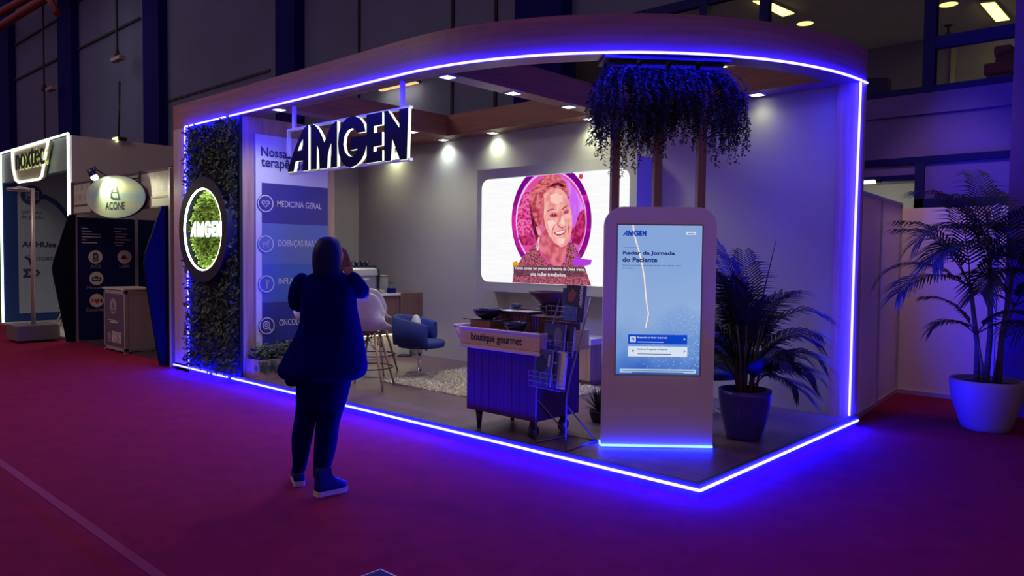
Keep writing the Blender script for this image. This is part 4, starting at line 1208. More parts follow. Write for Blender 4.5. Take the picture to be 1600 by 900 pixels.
# ================================================================== RUG, ARMCHAIRS, STOOLS
RUGM = mat('rug_pile', (0.78, 0.70, 0.52), 0.95, var=.3, vscale=(30, 30, 30), bump=1.0, bscale=90, spec=.1)
t = thing('shaggy_rug', 'cream shaggy rug on the booth floor under the blue armchair', 'rug', (-3.6, 1.75, T))
m = MB(); m.box((-4.72, 1.04, T), (-2.5, 2.50, T + .012)); m.build('backing', mat('rug_back', (0.3, 0.26, 0.2), .9), t)
m = MB()
for k in range(9000):
    x, y = rnd.uniform(-4.74, -2.48), rnd.uniform(1.02, 2.50)
    d = Vector((rnd.uniform(-1, 1), rnd.uniform(-1, 1), rnd.uniform(.3, 1))).normalized(); L = rnd.uniform(.02, .04)
    w = d.cross(Vector((rnd.uniform(-1, 1), rnd.uniform(-1, 1), .2))).normalized() * .006
    q = Vector((x, y, T + .008)); m.face([q - w, q + w, q + d * L + w * .4, q + d * L - w * .4])
tag(m.build('pile', RUGM, t, fix=False), kind='stuff')

VELVET = mat('blue_velvet', (0.007, 0.019, 0.16), 0.75, var=.15, vscale=(10, 10, 10))
def armchair(c, rz, label, group=None, zoff=0.0):
    t = thing('swivel_armchair', label, 'armchair', c, group)
    c = Vector(c); M = Matrix.Rotation(rz, 4, 'Z')
    P = lambda x, y, z: c + M @ Vector((x, y, z))
    # wrap-around shell: sits facing +y; arms higher toward the back, gap under the back
    m = MB(); rings_ = []
    N = 26
    for i in range(N + 1):
        a = R(-28 + 236 * i / N) + math.pi          # from right front round the back to left front
        f = abs(i / N - 0.5) * 2                      # 0 back, 1 arm tips
        rx, ry = 0.315, 0.30
        z0 = 0.42 - 0.03 * (1 - f) + 0.02 * f; z1 = 0.755 - 0.10 * f ** 2
        if f > .8: z0 -= 0.09 * (f - .8) / .2
        pt = lambda r, z: P((rx + r) * math.cos(a), (ry + r) * math.sin(a) , z)
        rings_.append([pt(-.025, z0 + .02), pt(.022, z0), pt(.040, (z0 + z1) / 2), pt(.035, z1 - .02), pt(.01, z1), pt(-.028, z1 - .02), pt(-.035, (z0 + z1) / 2)])
    m.rings(rings_); sh = m.build('shell', VELVET, t)
    m = MB()
    st = []
    for r_, z in ((.02, .355), (.20, .355), (.285, .37), (.30, .41), (.285, .445), (.18, .455), (.02, .457)):
        st.append([P(r_ * 1.0 * math.cos(k * math.pi / 14), r_ * .98 * math.sin(k * math.pi / 14) + .02, z) for k in range(28)])
    m.rings(st); m.build('seat', VELVET, t)
    m = MB(); m.lathe([(.024, .06), (.024, .35)], c, 16); m.lathe([(.06, .335), (.06, .356)], c, 16); m.build('pole', CHROME, t)
    m = MB()
    for k in range(4):
        a = R(45 + 90 * k); d = Vector((math.cos(a), math.sin(a), 0)); s_ = Vector((-d.y, d.x, 0))
        p0, p1 = P(0, 0, 0), P(0.29 * d.x, .29 * d.y, 0)
        d3 = (p1 - p0).normalized(); s3 = Vector((-d3.y, d3.x, 0)) * .016
        m.hexa([p0 - s3 + Vector((0, 0, .04)), p0 + s3 + Vector((0, 0, .04)), p1 + s3, p1 - s3, p0 - s3 + Vector((0, 0, .07)), p0 + s3 + Vector((0, 0, .07)), p1 + s3 + Vector((0, 0, .02)), p1 - s3 + Vector((0, 0, .02))])
    m.build('star_base', CHROME, t)
    return t
AC = Vector((-4.66, 1.56, T + 0.012))
armchair(AC, R(-52), 'blue swivel tub armchair on the cream rug, chrome pole and star foot')
m = MB(); cc = AC + Vector((-.13, .05, .60)); m.ell(cc, (.17, .06, .15), 16, 10, Matrix.Rotation(R(-30), 3, 'Z')); tag(m.build('cushion', mat('cushion_pale', (0.5, 0.47, 0.5), .8)), 'pale cushion inside the blue armchair on the rug', 'cushion')
armchair((-1.06, 2.15, T), R(200), 'blue swivel tub armchair half hidden behind the kiosk and the bushy palm')

SHELLW = mat('stool_shell', (0.60, 0.56, 0.58), 0.4)
def stool(c, rz, label, group, seat=0.66, name='bar_stool', cat='bar stool'):
    t = thing(name, label, cat, c, group)
    c = Vector(c); M = Matrix.Rotation(rz, 4, 'Z')
    P = lambda x, y, z: c + M @ Vector((x, y, z))
    m = MB()
    # moulded shell: profile from front lip over the seat to the back top, width varying, edges curled up
    prof = [(.215, -.015, .19, .0), (.20, .012, .215, .01), (.10, .0, .225, .05), (.0, -.012, .228, .075), (-.10, .0, .228, .095), (-.165, .06, .225, .11), (-.195, .15, .222, .10), (-.215, .25, .212, .07), (-.235, .34, .19, .045), (-.248, .40, .15, .02), (-.25, .425, .09, .005)]
    top_, bot_ = [], []
    for yy, zz, w, cu in prof:
        row = []
        for j in range(13):
            f = -1 + 2 * j / 12
            lift = cu * abs(f) ** 2.5
            if zz < .08: row.append((w * f, yy, zz + lift))
            else: row.append((w * f * 0.98, yy + lift * 1.2, zz + lift * .15))
        top_.append(row)
    rings_ = []
    for row in top_:
        a = [P(x, y, seat + z) for x, y, z in row]
        b = [P(x, y - .006, seat + z - .010) for x, y, z in reversed(row)]
        rings_.append(a + b)
    m.rings(rings_); m.build('shell', SHELLW, t, smooth=True)
    sg = []
    for sx in (-1, 1):
        for sy in (-1, 1):
            m = MB(); a = P(.10 * sx, .10 * sy, seat - .035); b = P(.235 * sx, .235 * sy, 0); sg.append((a, b))
            m.tube([a, a.lerp(b, .5), b], [.016, .015, .010], 10); m.build('leg', WOOD_LEG, t)
    m = MB()
    for (a, b), (a2, b2) in ((sg[0], sg[3]), (sg[1], sg[2]), (sg[0], sg[1]), (sg[2], sg[3]), (sg[0], sg[2]), (sg[1], sg[3])):
        m.tube([a + Vector((0, 0, .0)), a2.lerp(b2, .30)], .004, 5); m.tube([a2, a.lerp(b, .30)], .004, 5)
    for k in range(4):
        m.tube([sg[k][0] + Vector((0, 0, -.005)), P(0, 0, seat - .022)], .006, 5)
    m.build('wire_brace', BLACK, t)
    if seat > .5:
        m = MB(); zf = .24; r_ = .235 * (1 - zf / (seat - .035)) * 1.2 + .10
        m.tube([P(r_ * math.cos(k * math.pi / 14), r_ * math.sin(k * math.pi / 14), zf) for k in range(28)], .008, 6, closed=True); m.build('footrest', BLACK, t)
    return t
GS = 'white shell bar stools in the booth'
stool((-4.49, 0.66, T), R(36), 'white shell bar stool on wooden legs, right beside the person in black', GS)
stool((-5.43, 0.60, T), R(38), 'white shell bar stool almost hidden behind the left arm of the person in black', GS)
stool((-5.32, 1.36, T), R(30), 'white shell bar stool before the coffee counter, behind the nearest stool', GS)

# ================================================================== COFFEE COUNTER
t = thing('coffee_counter', 'dark wooden coffee counter with glowing foot, at the back left of the booth', 'counter', (-6.5, 2.1, T))
m = MB(); m.box((-6.80, 1.36, 0.46), (-6.22, 2.50, 1.01)); m.build('cabinet', WOOD_PANEL, t)
m = MB(); m.box((-6.80, 2.515, 0.46), (-6.215, 2.93, 1.045)); m.build('end_cabinet', WOOD_PANEL, t)
m = MB(); m.box((-6.82, 1.345, 1.01), (-6.20, 2.51, 1.045), .004); m.build('worktop', mat('worktop', (0.66, 0.62, 0.66), .35), t)
m = MB(); m.box((-6.80, 1.36, T), (-6.40, 2.85, 0.46)); m.build('plinth', mat('plinth_white', (0.6, 0.58, 0.52), .6), t)
m = MB(); m.tube([(-6.27, 1.38, .45), (-6.27, 2.90, .45)], .009, 6); m.build('led_line', emat('warm_led', (1.0, .93, .55), 9.0), t)
m = MB(); m.box((-6.25, 2.88, T), (-6.22, 2.91, .46)); m.build('leg', ALU, t)
WT = 1.045
# coffee machine
c = Vector((-6.50, 1.86, WT))
t = thing('coffee_machine', 'large steel coffee machine on the counter, dark rounded hood', 'coffee machine', c)
m = MB(); m.box((c.x - .22, c.y - .30, WT + .03), (c.x + .20, c.y + .30, WT + .26), .012); m.build('body', mat('steel', (0.45, 0.44, 0.45), .35, .8), t)
m = MB(); pr = [(c.x - .24, WT + .26), (c.x + .22, WT + .26), (c.x + .205, WT + .34), (c.x + .15, WT + .375), (c.x - .24, WT + .375)]
m.prism([(x, c.y - .30, z) for x, z in pr], (0, .60, 0)); m.build('hood', mat('steel_light', (0.52, 0.52, 0.5), .3, .6), t)
for y in (c.y - .325, c.y + .30):
    m = MB(); m.prism([(x, y, z) for x, z in [(c.x - .25, WT), (c.x + .22, WT), (c.x + .235, WT + .26), (c.x + .22, WT + .35), (c.x + .15, WT + .39), (c.x - .25, WT + .39)]], (0, .025, 0)); m.build('side_panel', BLACK, t)
m = MB(); m.box((c.x - .25, c.y - .32, WT + .376), (c.x + .16, c.y + .32, WT + .396)); m.build('cup_shelf', BLACK, t)
m = MB(); m.box((c.x + .20, c.y - .27, WT), (c.x + .235, c.y + .27, WT + .05)); m.build('drip_tray', BLACK, t)
m = MB(); m.box((c.x + .20, c.y + .07, WT + .20), (c.x + .203, c.y + .16, WT + .22)); m.build('name_plate', WHITE, t)
for k, y in enumerate((-.26, -.17, -.06, .04, .14, .22)):
    m = MB(); r_ = .03; z0 = WT + .396
    m.lathe([(.018, 0), (.026, .01), (r_, .06), (r_ - .004, .06), (.022, .012)], (c.x + .06, c.y + y, z0), 14)
    tag(m.build('cup', NB if k % 2 else BLACK), 'small dark cup in the row on top of the coffee machine', 'cup', 'cups on the coffee machine')
# glass jar and small things
j = Vector((-6.45, 2.37, WT))
t = thing('glass_jar', 'tall clear glass jar with a wooden lid on the coffee counter', 'jar', j)
m = MB(); m.lathe([(.075, 0), (.08, .01), (.08, .235), (.074, .235), (.074, .012)], j, 28); m.build('glass', mat('clear_glass', (0.6, 0.6, 0.64), .05, alpha=.22), t)
m = MB(); m.lathe([(.084, .236), (.084, .255), (.01, .258)], j, 28); m.build('lid', WOOD_LEG, t)
j = Vector((-6.40, 2.50, WT))
t = thing('spoon_stand', 'little dark two-tier stand right of the glass jar', 'stand', j)
m = MB(); m.lathe([(.06, 0), (.055, .012), (.006, .016)], j, 20); m.build('base', BLACK, t)
m = MB(); m.tube([j + up * .01, j + up * .15], .005, 6); m.build('post', CHROME, t)
m = MB(); m.lathe([(.045, .145), (.03, .16), (.004, .165)], j, 18); m.build('tier', DARKGREY, t)
m = MB(); m.lathe([(.05, .06), (.05, .068), (.004, .07)], j, 18); m.build('tier', DARKGREY, t)
bowl((-6.32, 2.25, WT), .06, .05, mat('bowl_metal', (0.5, 0.45, 0.38), .3, .7), 'small metal bowl before the glass jar on the counter', foot=.5)
m = MB(); m.box((-6.30, 2.33, WT), (-6.22, 2.44, WT + .075), .008); tag(m.build('sugar_box', NAVYDARK), 'small navy box between the glass jar and the little stand', 'box')
m = MB(); m.lathe([(.03, 0), (.035, .05), (.02, .075), (.012, .08)], (-6.30, 2.22 - .06, WT), 16); tag(m.build('milk_pot', BLACK), 'small dark pot beside the coffee machine', 'pot')
# power strip under the counter
q = at(600, 558, 'z', T)
m = MB(); m.box((q.x - .10, q.y - .25, T), (q.x - .04, q.y + .22, T + .04), .005); tag(m.build('power_strip', BLACK), 'black power strip on the floor before the glowing counter foot', 'power strip')
m = MB(); m.lathe([(.10, 0), (.11, .012), (.10, .02), (.01, .022)], (q.x + .12, q.y + .3, T), 20); tag(m.build('floor_puck', BLACK), 'flat black round thing on the floor at the right end of the counter foot', 'gadget')
m = MB(); cr = rnd
pts = [Vector((AC.x - .25 + .12 * math.cos(k * .7) - .02 * k, AC.y - .42 + .08 * math.sin(k * .9), T + .006)) for k in range(16)]
m.tube(pts, .004, 5); tag(m.build('cable', mat('cable_grey', (.3, .28, .28), .6)), 'loose pale cable on the wooden floor near the armchair foot', 'cable')

# ================================================================== NEIGHBOUR BOOTH WITH LIT PORTAL (far left)
m = MB(); m.box((-16.95, 0.10, 0), (-12.55, 2.1, 0.04)); struct(m, 'floor_neighbour', mat('beige_floor', (0.5, 0.46, 0.42), .6))
m = MB(); m.box((-12.60, 0.17, 0.0), (-12.50, 2.05, 3.66)); struct(m, 'wall_neighbour_right', mat('white_side', (0.40, 0.36, 0.38), .6))
m = MB(); m.box((-16.95, 0.17, 0.0), (-16.85, 2.1, 3.66)); struct(m, 'wall_neighbour_left', BLUEPANEL)
m = MB(); m.box((-16.85, 2.0, 0.04), (-12.60, 2.1, 3.6)); struct(m, 'wall_neighbour_back', BLUEPANEL)
m = MB(); m.box((-16.85, 0.5, 3.42), (-12.60, 2.1, 3.55)); struct(m, 'ceiling_neighbour', mat('neigh_ceiling', (.12, .12, .12), .7))
m = MB(); m.box((-16.85, 0.16, 3.06), (-12.60, 0.30, 3.66)); struct(m, 'beam_neighbour', mat('teal_fascia', (0.16, 0.22, 0.22), .5))
m = MB(); m.box((-18.6, 0.12, 0), (-16.97, 0.3, 2.75)); struct(m, 'wall_green_far', mat('green_paint', (0.03, 0.16, 0.03), .7))
LEDP = emat('portal_led', (0.94, 1.0, 0.86), 3.0)
strip('led_strip', [[(-16.85, 0.13, 0.04), (-16.85, 0.13, 3.69), (-12.56, 0.13, 3.69), (-12.56, 0.13, 0.1)]], 'white light line framing the portal of the far left booth', 0.022, LEDP)
PXN = -16.84
po = [at(*p, 'x', PXN) for p in ((27, 285), (29, 490), (100, 483), (112, 240))]
ya, yb, za, zb_ = po[0].y, 1.75, po[1].z, 3.40
t = thing('wall_poster', 'pale poster with logos and a dark blue arc inside the far left booth', 'poster', (PXN, (ya + yb) / 2, za))
m = MB(); m.box((PXN - .005, ya, za), (PXN + .004, yb, zb_)); m.build('sheet', mat('poster_pale', (0.33, 0.40, 0.46), .5), t)
PT_ = mat('poster_ink', (0.03, 0.035, 0.06), .6); PB_ = mat('poster_blue', (0.02, 0.06, 0.20), .5)
XN = (1, 0, 0)
def pshape(polys, mm, nm, par, lift=.006):
    cv = [[(lambda q: (q.y, q.z))(at(u, v, 'x', PXN)) for u, v in p] for p in polys]
    cv = [[(min(max(a, ya), yb), min(max(b, za), zb_)) for a, b in p] for p in cv]
    return mesh_object(nm, shape_mesh(cv, (PXN, 0, 0), (0, 1, 0), (0, 0, 1), XN, lift, .003), mm, par)
pshape([[(60, 303), (72, 304), (88, 313), (100, 325), (112, 345), (112, 352), (98, 334), (86, 321), (72, 312), (60, 311)]], PB_, 'poster_arc', t)
pshape([ellipse((49, 305), 17, 15.5, 36)], PB_, 'poster_disc', t, .010)
pshape([[(40, 296), (60, 299), (60, 313), (40, 311)], [(41.5, 298), (58.5, 300.5), (58.5, 311.5), (41.5, 309.5)]], mat('poster_light', (.4, .45, .5), .5), 'poster_icon', t, .014)
pshape([ellipse((45.5, 304), 3.0, 3.5, 16)], mat('poster_light', (.4, .45, .5), .5), 'poster_icon', t, .014)
for k in range(3): pshape([[(50.5, 301 + 3 * k), (57, 301.6 + 3 * k), (57, 302.8 + 3 * k), (50.5, 302.2 + 3 * k)]], mat('poster_light', (.4, .45, .5), .5), 'poster_icon', t, .014)
def ntext(s, p0, p1, h, bold=0.0, mm=PT_):
    a = at(*p0, 'x', PXN); b = at(*p1, 'x', PXN); b.z = a.z
    return text(s, a, b, h, mm, t, bold, .006, n=XN)
ntext('Software', (33, 333.5), (65, 333.5), .085, .005); ntext('de gestão', (33, 343), (69, 343), .11, .005)
ntext('AGHUse', (34, 386), (88, 386), .13, .045)
ntext('noxc', (57, 407), (84, 407), .085, .005)
for k in range(3): pshape([[(36 + 4 * k, 402 - 2 * k), (37.5 + 4 * k, 401 - 2 * k), (48, 409 - 4 * (2 - k) + 4), (46.5, 411 - 4 * (2 - k) + 4)]], PT_, 'poster_mark', t)
pshape([[(36, 420), (48, 420), (48, 424), (42, 424), (45, 427), (42, 430), (48, 430), (48, 434), (36, 434), (36, 431), (40.5, 427), (36, 423)]], PT_, 'poster_mark', t)
pshape([[(54, 421), (58, 421), (63, 426), (58, 432), (54, 432), (58.5, 426.5)]], PT_, 'poster_mark', t)
# portal sign with lit outline
t = thing('portal_sign', 'tapered sign with lit white outline on the portal of the far left booth', 'sign', (-14.4, 0.1, 2.96))
SP = [(21, 236), (77.5, 218.5), (67, 276), (63, 280), (31, 285), (26, 281), (22, 262)]
sp = [at(u, v, 'y', 0.08) for u, v in SP]
m = MB(); m.prism(sp, (0, .05, 0)); m.build('board', mat('sign_olive', (0.40, 0.38, 0.25), .5), t)
m = MB(); m.tube([p + Vector((0, -.02, 0)) for p in sp], .022, 6, closed=True); m.build('led_outline', LEDP, t)
a, b = at(25, 267, 'y', 0.03), at(69, 255.5, 'y', 0.03); b.z = a.z = (a.z + b.z) / 2
text('noxtec', a, b, .36, mat('sign_black', (.012, .012, .02), .5), t, .0, .0, n=(0, -1, 0), depth=.01)
text('noxtec', a + Vector((.12, .03, -.02)), b + Vector((.14, .03, -.02)), .37, emat('halo_yellow', (.75, .85, .28), .7), t, .015, .0, n=(0, -1, 0), depth=.004)
q = at(95, 234, 'z', 3.41)
q = Vector((-13.6, 0.75, 3.41))
tl = thing('recessed_spot', 'round ceiling spot under the portal of the far left booth', 'ceiling light', q)
m = MB(); m.lathe([(.09, -.01), (.10, 0), (.10, .008)], q, 20); m.build('rim', WHITE, tl)
m = MB(); m.lathe([(.001, -.012), (.085, -.012), (.085, -.006)], q, 20); m.build('face', LIGHTFACE, tl)
lamp('spot', 'SPOT', q - Vector((0, 0, .03)), (.95, 1, .88), 60, tl, spot_size=R(120), spot_blend=.8, shadow_soft_size=.08)
stool((-14.9, 0.85, 0.04), R(150), 'white shell chair with wooden legs inside the far left booth', None, .42, 'shell_chair', 'chair')
# lamp post before it
t = thing('floor_lamp', 'slim pole floor lamp with flat round head and square block base on the carpet', 'floor lamp', (-12.95, -0.35, 0))
m = MB(); m.box((-13.28, -0.68, 0.035), (-12.62, -0.02, 0.30), .01); m.build('base', mat('lamp_base', (0.12, 0.10, 0.11), .45), t)
for x in (-13.2, -12.7):
    for y in (-.6, -.1):
        m = MB(); m.lathe([(.025, 0), (.025, .04)], (x, y, 0), 10); m.build('foot', BLACK, t)
m = MB(); m.tube([(-12.93, -.35, .30), (-12.86, -.35, 2.70)], .035, 10); m.build('pole', mat('lamp_pole', (.5, .43, .40), .4, .5), t)
hc = Vector((-12.86, -.35, 2.68)) - VR * .22
m = MB(); m.lathe([(.02, .05), (.20, .01), (.215, -.01), (.20, -.03), (.02, -.03)], hc, 28); m.tube([hc, (-12.86, -.35, 2.68)], .018, 8); m.build('head', mat('lamp_head', (.42, .34, .34), .35, .5), t)

# ================================================================== NEXT BOOTH (navy panels, oval sign)
m = MB(); m.box((-12.45, 0.2, 0), (-8.2, 2.2, .02)); struct(m, 'floor_panel_booth', mat('dark_carpet', (0.03, 0.012, 0.03), .95))
m = MB(); m.box((-12.30, 0.15, .04), (-12.25, 1.9, 2.20)); struct(m, 'wall_panel_left', NAVYPANEL)
m = MB(); m.box((-12.30, 1.9, .02), (-8.22, 1.95, 2.20)); struct(m, 'wall_panel_back', NAVYPANEL)
m = MB()
for x, y in ((-12.27, 0.13), (-12.27, 1.16), (-12.27, 1.9), (-8.235, 0.10)):
    m.box((x - .03, y - .03, 0), (x + .03, y + .03, 2.25 if y > .2 else 2.78))
struct(m, 'trim_posts', ALU)
WX = -12.243
t = thing('service_poster', 'navy wall poster with white lists and round pictures in the booth with the oval sign', 'poster', (WX, .7, .3))
m = MB(); m.box((WX - .006, .19, .06), (WX, 1.12, 2.17)); m.build('sheet', NAVYPANEL, t)
WT_ = mat('poster_white', (.5, .48, .45), .6)
m = MB()
def pxbar(u0, u1, v, hh=.016):
    m = MB()
    a = at(u0, v, 'x', WX + .003); b = at(u1, v, 'x', WX + .003)
    m.box((WX, a.y, a.z - hh / 2), (WX + .003, b.y, a.z + hh / 2)); m.build('list_line', WT_, t)
for v, w in ((356.5, 10), (361, 15), (365.5, 30), (370, 30), (374.5, 7), (379, 24)): pxbar(128, 128 + w, v)
for v, w, o_ in ((357, 20, 0), (361.5, 11, 0), (365.5, 18, 2), (370, 16, 2), (374.5, 23, 2), (379, 16, 0), (383.5, 12, 2)): pxbar(178 + o_, 178 + o_ + w, v)
m.bm.free()
def wshape(polys, mm, nm, par, lift=.003):
    cv = [[(lambda q: (q.y, q.z))(at(u, v, 'x', WX)) for u, v in p] for p in polys]
    return mesh_object(nm, shape_mesh(cv, (WX, 0, 0), (0, 1, 0), (0, 0, 1), XN, lift, .002), mm, par)
IC = mat('icon_green', (.08, .20, .15), .6); ICN = mat('icon_navy', (.02, .03, .12), .6); ICR = mat('icon_red', (.4, .04, .05), .6); ICB = mat('icon_orange', (.45, .16, .08), .6)
for i, (u, v, s_) in enumerate(((149, 401.5, 'ACS'), (194.5, 401.5, 'UBS'), (150.5, 435, 'Hospital'), (151, 469.5, 'Comunidade'))):
    d = wshape([ellipse((u, v), 11, 10.5, 28)], mat('disc_cream', (.60, .54, .45), .6), 'picture_disc', t)
    if i == 0:
        wshape([[(u - 5, v + 7), (u - 4, v), (u - 2, v + 2), (u + 2, v + 2), (u + 4, v), (u + 5, v + 7)]], IC, 'picture_body', d, .006)
        wshape([ellipse((u, v - 2), 4.4, 5, 16)], ICN, 'picture_hair', d, .006); wshape([ellipse((u, v - 1), 2.2, 3, 14)], mat('icon_skin', (.45, .25, .18), .6), 'picture_face', d, .009)
    elif i == 1:
        wshape([[(u - 6, v + 3), (u - 2, v - 4), (u + 2, v), (u + 1, v + 4)]], ICN, 'picture_figure', d, .006); wshape([[(u + 1, v - 3), (u + 5, v + 1), (u + 5, v + 4), (u, v + 3)]], ICB, 'picture_figure', d, .006)
    elif i == 2:
        wshape([[(u - 7, v - 2), (u - 2, v - 2), (u - 2, v - 4), (u + 2, v - 4), (u + 2, v - 2), (u + 7, v - 2), (u + 7, v + 4), (u - 7, v + 4)]], ICN, 'picture_building', d, .006)
        for k in range(3): wshape([[(u - 5.5 + 4 * k, v), (u - 3 + 4 * k, v), (u - 3 + 4 * k, v + 2), (u - 5.5 + 4 * k, v + 2)]], mat('disc_cream', (1, 1, 1)), 'picture_window', d, .009)
    else:
        wshape([[(u, v + 5), (u - 4.5, v), (u - 3, v - 3), (u, v - 1.5), (u + 3, v - 3), (u + 4.5, v)]], ICR, 'picture_heart', d, .006); wshape([ellipse((u - 7, v), 1.8, 3, 12)], ICB, 'picture_figure', d, .006); wshape([ellipse((u + 7, v), 1.8, 3, 12)], ICN, 'picture_figure', d, .006)
    w_ = 4 + len(s_) * 1.3
    a = at(u - w_, v + 17.5, 'x', WX); b = at(u + w_, v + 17.5, 'x', WX); b.z = a.z
    text(s_, a, b, .06, mat('icon_caption', (.25, .25, .3), .6), t, .01, .004, n=XN)
# header with mottled translucent panels
TILE = mat('header_tiles', (0.36, 0.33, 0.29), .5)
nt = TILE.node_tree; bs = nt.nodes['Principled BSDF']
tc = nt.nodes.new('ShaderNodeTexCoord'); mp = nt.nodes.new('ShaderNodeMapping'); mp.inputs['Scale'].default_value = (4.2, 1, 4.6)
mp.inputs['Rotation'].default_value = (R(90), 0, 0)
vo = nt.nodes.new('ShaderNodeTexBrick'); vo.inputs['Color1'].default_value = (.40, .37, .33, 1); vo.inputs['Color2'].default_value = (.27, .27, .28, 1); vo.inputs['Mortar'].default_value = (.42, .40, .37, 1)
vo.inputs['Scale'].default_value = 1; vo.inputs['Mortar Size'].default_value = .16; vo.inputs['Brick Width'].default_value = .9; vo.inputs['Row Height'].default_value = .8
nt.links.new(tc.outputs['Object'], mp.inputs[0]); nt.links.new(mp.outputs[0], vo.inputs[0]); nt.links.new(vo.outputs[0], bs.inputs['Base Color'])
t = thing('header_panels', 'row of mottled translucent header panels over the booth with the oval sign', 'header', (-10.2, .1, 2.25))
xs = [-12.22] + [at(u, 300, 'y', .1).x for u in (145, 181, 220)] + [-8.26]
for x0, x1 in zip(xs, xs[1:]):
    m = MB(); m.box((x0 + .03, .095, 2.40), (x1 - .03, .105, 2.76)); m.build('tile_panel', TILE, t)
    m = MB(); m.box((x0 + .03, .09, 2.26), (x1 - .03, .11, 2.385)); m.build('lower_panel', mat('header_plain', (.42, .40, .34), .5), t)
m = MB()
for x in xs: m.box((x - .03, .07, 2.24), (x + .03, .13, 2.80))
for z in (2.25, 2.39, 2.775): m.box((xs[0], .08, z - .012), (xs[-1], .12, z + .012))
m.build('frame', mat('header_frame', (.10, .08, .09), .5, .4), t)
# oval sign
oc = at(180, 307.5, 'y', -.22); on_ = Vector((.5, -.866, 0)); orr = Vector((.866, .5, 0))
t = thing('oval_sign', 'glossy oval sign with a dark letter A emblem hung before the header panels', 'sign', oc - Vector((0, 0, .31)))
E_ = [oc + orr * (.52 * math.cos(k * math.pi / 24)) + Vector((0, 0, .315 * math.sin(k * math.pi / 24))) for k in range(48)]
m = MB(); m.prism(E_, -on_ * .05); m.build('board', mat('oval_edge', (.012, .012, .02), .4), t)
ov = mat('oval_face', (.30, .42, .36), .3, .2, var=.2, vscale=(1.5, 1.5, 6))
for n_ in ov.node_tree.nodes:
    if n_.type == 'VALTORGB':
        n_.color_ramp.elements[0].color = (.20, .36, .34, 1); n_.color_ramp.elements[1].color = (.46, .46, .20, 1)
m = MB(); m.prism([oc + (p - oc) * .985 + on_ * .004 for p in E_], -on_ * .003); m.build('face', ov, t)
OI = mat('oval_ink', (.01, .025, .04), .5)
def oshape(polys, lift=.006): mesh_object('emblem', shape_mesh(polys, oc, orr, (0, 0, 1), on_, lift, .002), OI, t)
oshape([[(-.075, -.02), (-.07, .05), (-.03, .19), (.0, .225), (.03, .19), (.075, .0), (.09, -.045), (-.03, -.045)], [(-.035, .07), (-.012, .15), (.0, .17), (.015, .14), (.032, .07)], [(-.05, .05), (.045, .05), (.06, -.015), (-.02, -.015), (-.045, .0)]])
text('ACONE', oc + orr * -.165 + Vector((0, 0, -.19)), oc + orr * .165 + Vector((0, 0, -.19)), .115, OI, t, .02, .006, n=on_)
m = MB(); m.tube([oc - on_ * .04 + Vector((0, 0, .25)), Vector((oc.x + .1, .09, 2.7))], .012, 6); m.build('bracket', BLACK, t)
lo = at(147.5, 277, 'y', -.45)
t = thing('arm_spotlight', 'small black spotlight glowing on an arm above the oval sign', 'spotlight', lo)
m = MB(); hd = (oc - lo).normalized(); m.tube([lo - hd * .09 + Vector((0, 0, .05)), lo - hd * .01 + Vector((0, 0, .01))], [.045, .055], 14); m.tube([lo + Vector((0, 0, .02)), lo + Vector((0, 0, .16))], .02, 8); m.tube([lo + Vector((0, 0, .13)), Vector((-10.4, .09, lo.z + .06))], .01, 6); m.build('housing', BLACK, t)
m = MB(); m.ell(lo, (.05, .05, .045), 14, 10); m.build('bulb', emat('spot_bulb', (1, 1, .9), 12.0), t)
lamp('spot_beam', 'SPOT', lo + hd * .06, (1, 1, .62), 45, t, rot=hd.to_track_quat('-Z', 'Y').to_euler(), spot_size=R(130), spot_blend=.8, shadow_soft_size=.05)
# wing panels
def wing(px, x, label):
    m = MB(); m.prism([at(u, v, 'x', x) for u, v in px], (-.04, 0, 0)); return tag(m.build('wing_panel', mat('wing_navy', (0.004, 0.007, 0.018), .8, spec=.05)), label, 'panel')
wing([(108, 335), (118, 335), (118.5, 534), (104.5, 534), (97, 495), (83, 428), (82, 418), (85, 405)], -12.22, 'navy bulging wing panel left of the navy poster wall')
wing([(253, 322), (271, 322), (272, 577), (250, 571), (238, 500), (226.5, 428), (225, 412), (227, 396)], -8.30, 'navy bulging wing panel beside the left end of the wooden booth')
m = MB(); m.box((-8.21, 0.03, 0), (-8.15, 0.09, 2.77), .006); tag(m.build('profile_post', mat('profile', (.5, .5, .55), .4, .3)), 'upright aluminium profile glowing blue beside the left pillar of the wooden booth', 'post')
# reception counter
a, b, c_ = Vector((-10.86, .08, 0)), Vector((-9.99, .15, 0)), Vector((-10.11, .62, 0))
t = thing('reception_counter', 'white panel counter with a purple poster front before the navy booth', 'counter', a)
ux, uy = (b - a), (c_ - b); uy = Vector((-.0, .50, 0)); ux = Vector((.87, .0, 0)); a = Vector((-10.87, .11, 0))
m = MB(); m.obox(a + Vector((0, 0, .06)), ux, uy, (0, 0, .92)); m.build('body', mat('counter_white', (.36, .33, .33), .5), t)
m = MB()
for o_ in (a, a + ux - Vector((.04, 0, 0)), a + uy - Vector((0, .04, 0)), a + ux + uy - Vector((.04, .04, 0))):
    m.obox(o_ + Vector((-.004, -.004, 0)), (.048, 0, 0), (0, .048, 0), (0, 0, 1.0))
m.obox(a + Vector((0, -.004, .03)), ux, (0, .01, 0), (0, 0, .05)); m.obox(a + ux + Vector((-.006, 0, .03)), (.01, 0, 0), uy, (0, 0, .05)); m.obox(a + Vector((0, -.004, .94)), ux, (0, .01, 0), (0, 0, .05)); m.obox(a + ux + Vector((-.006, 0, .94)), (.01, 0, 0), uy, (0, 0, .05))
m.build('frame', ALU, t)
m = MB(); m.obox(a + Vector((-.02, -.02, 1.0)), ux + Vector((.04, 0, 0)), uy + Vector((0, .04, 0)), (0, 0, .025)); m.build('top', mat('counter_top', (.5, .47, .44), .4), t)
fy = a.y - .006
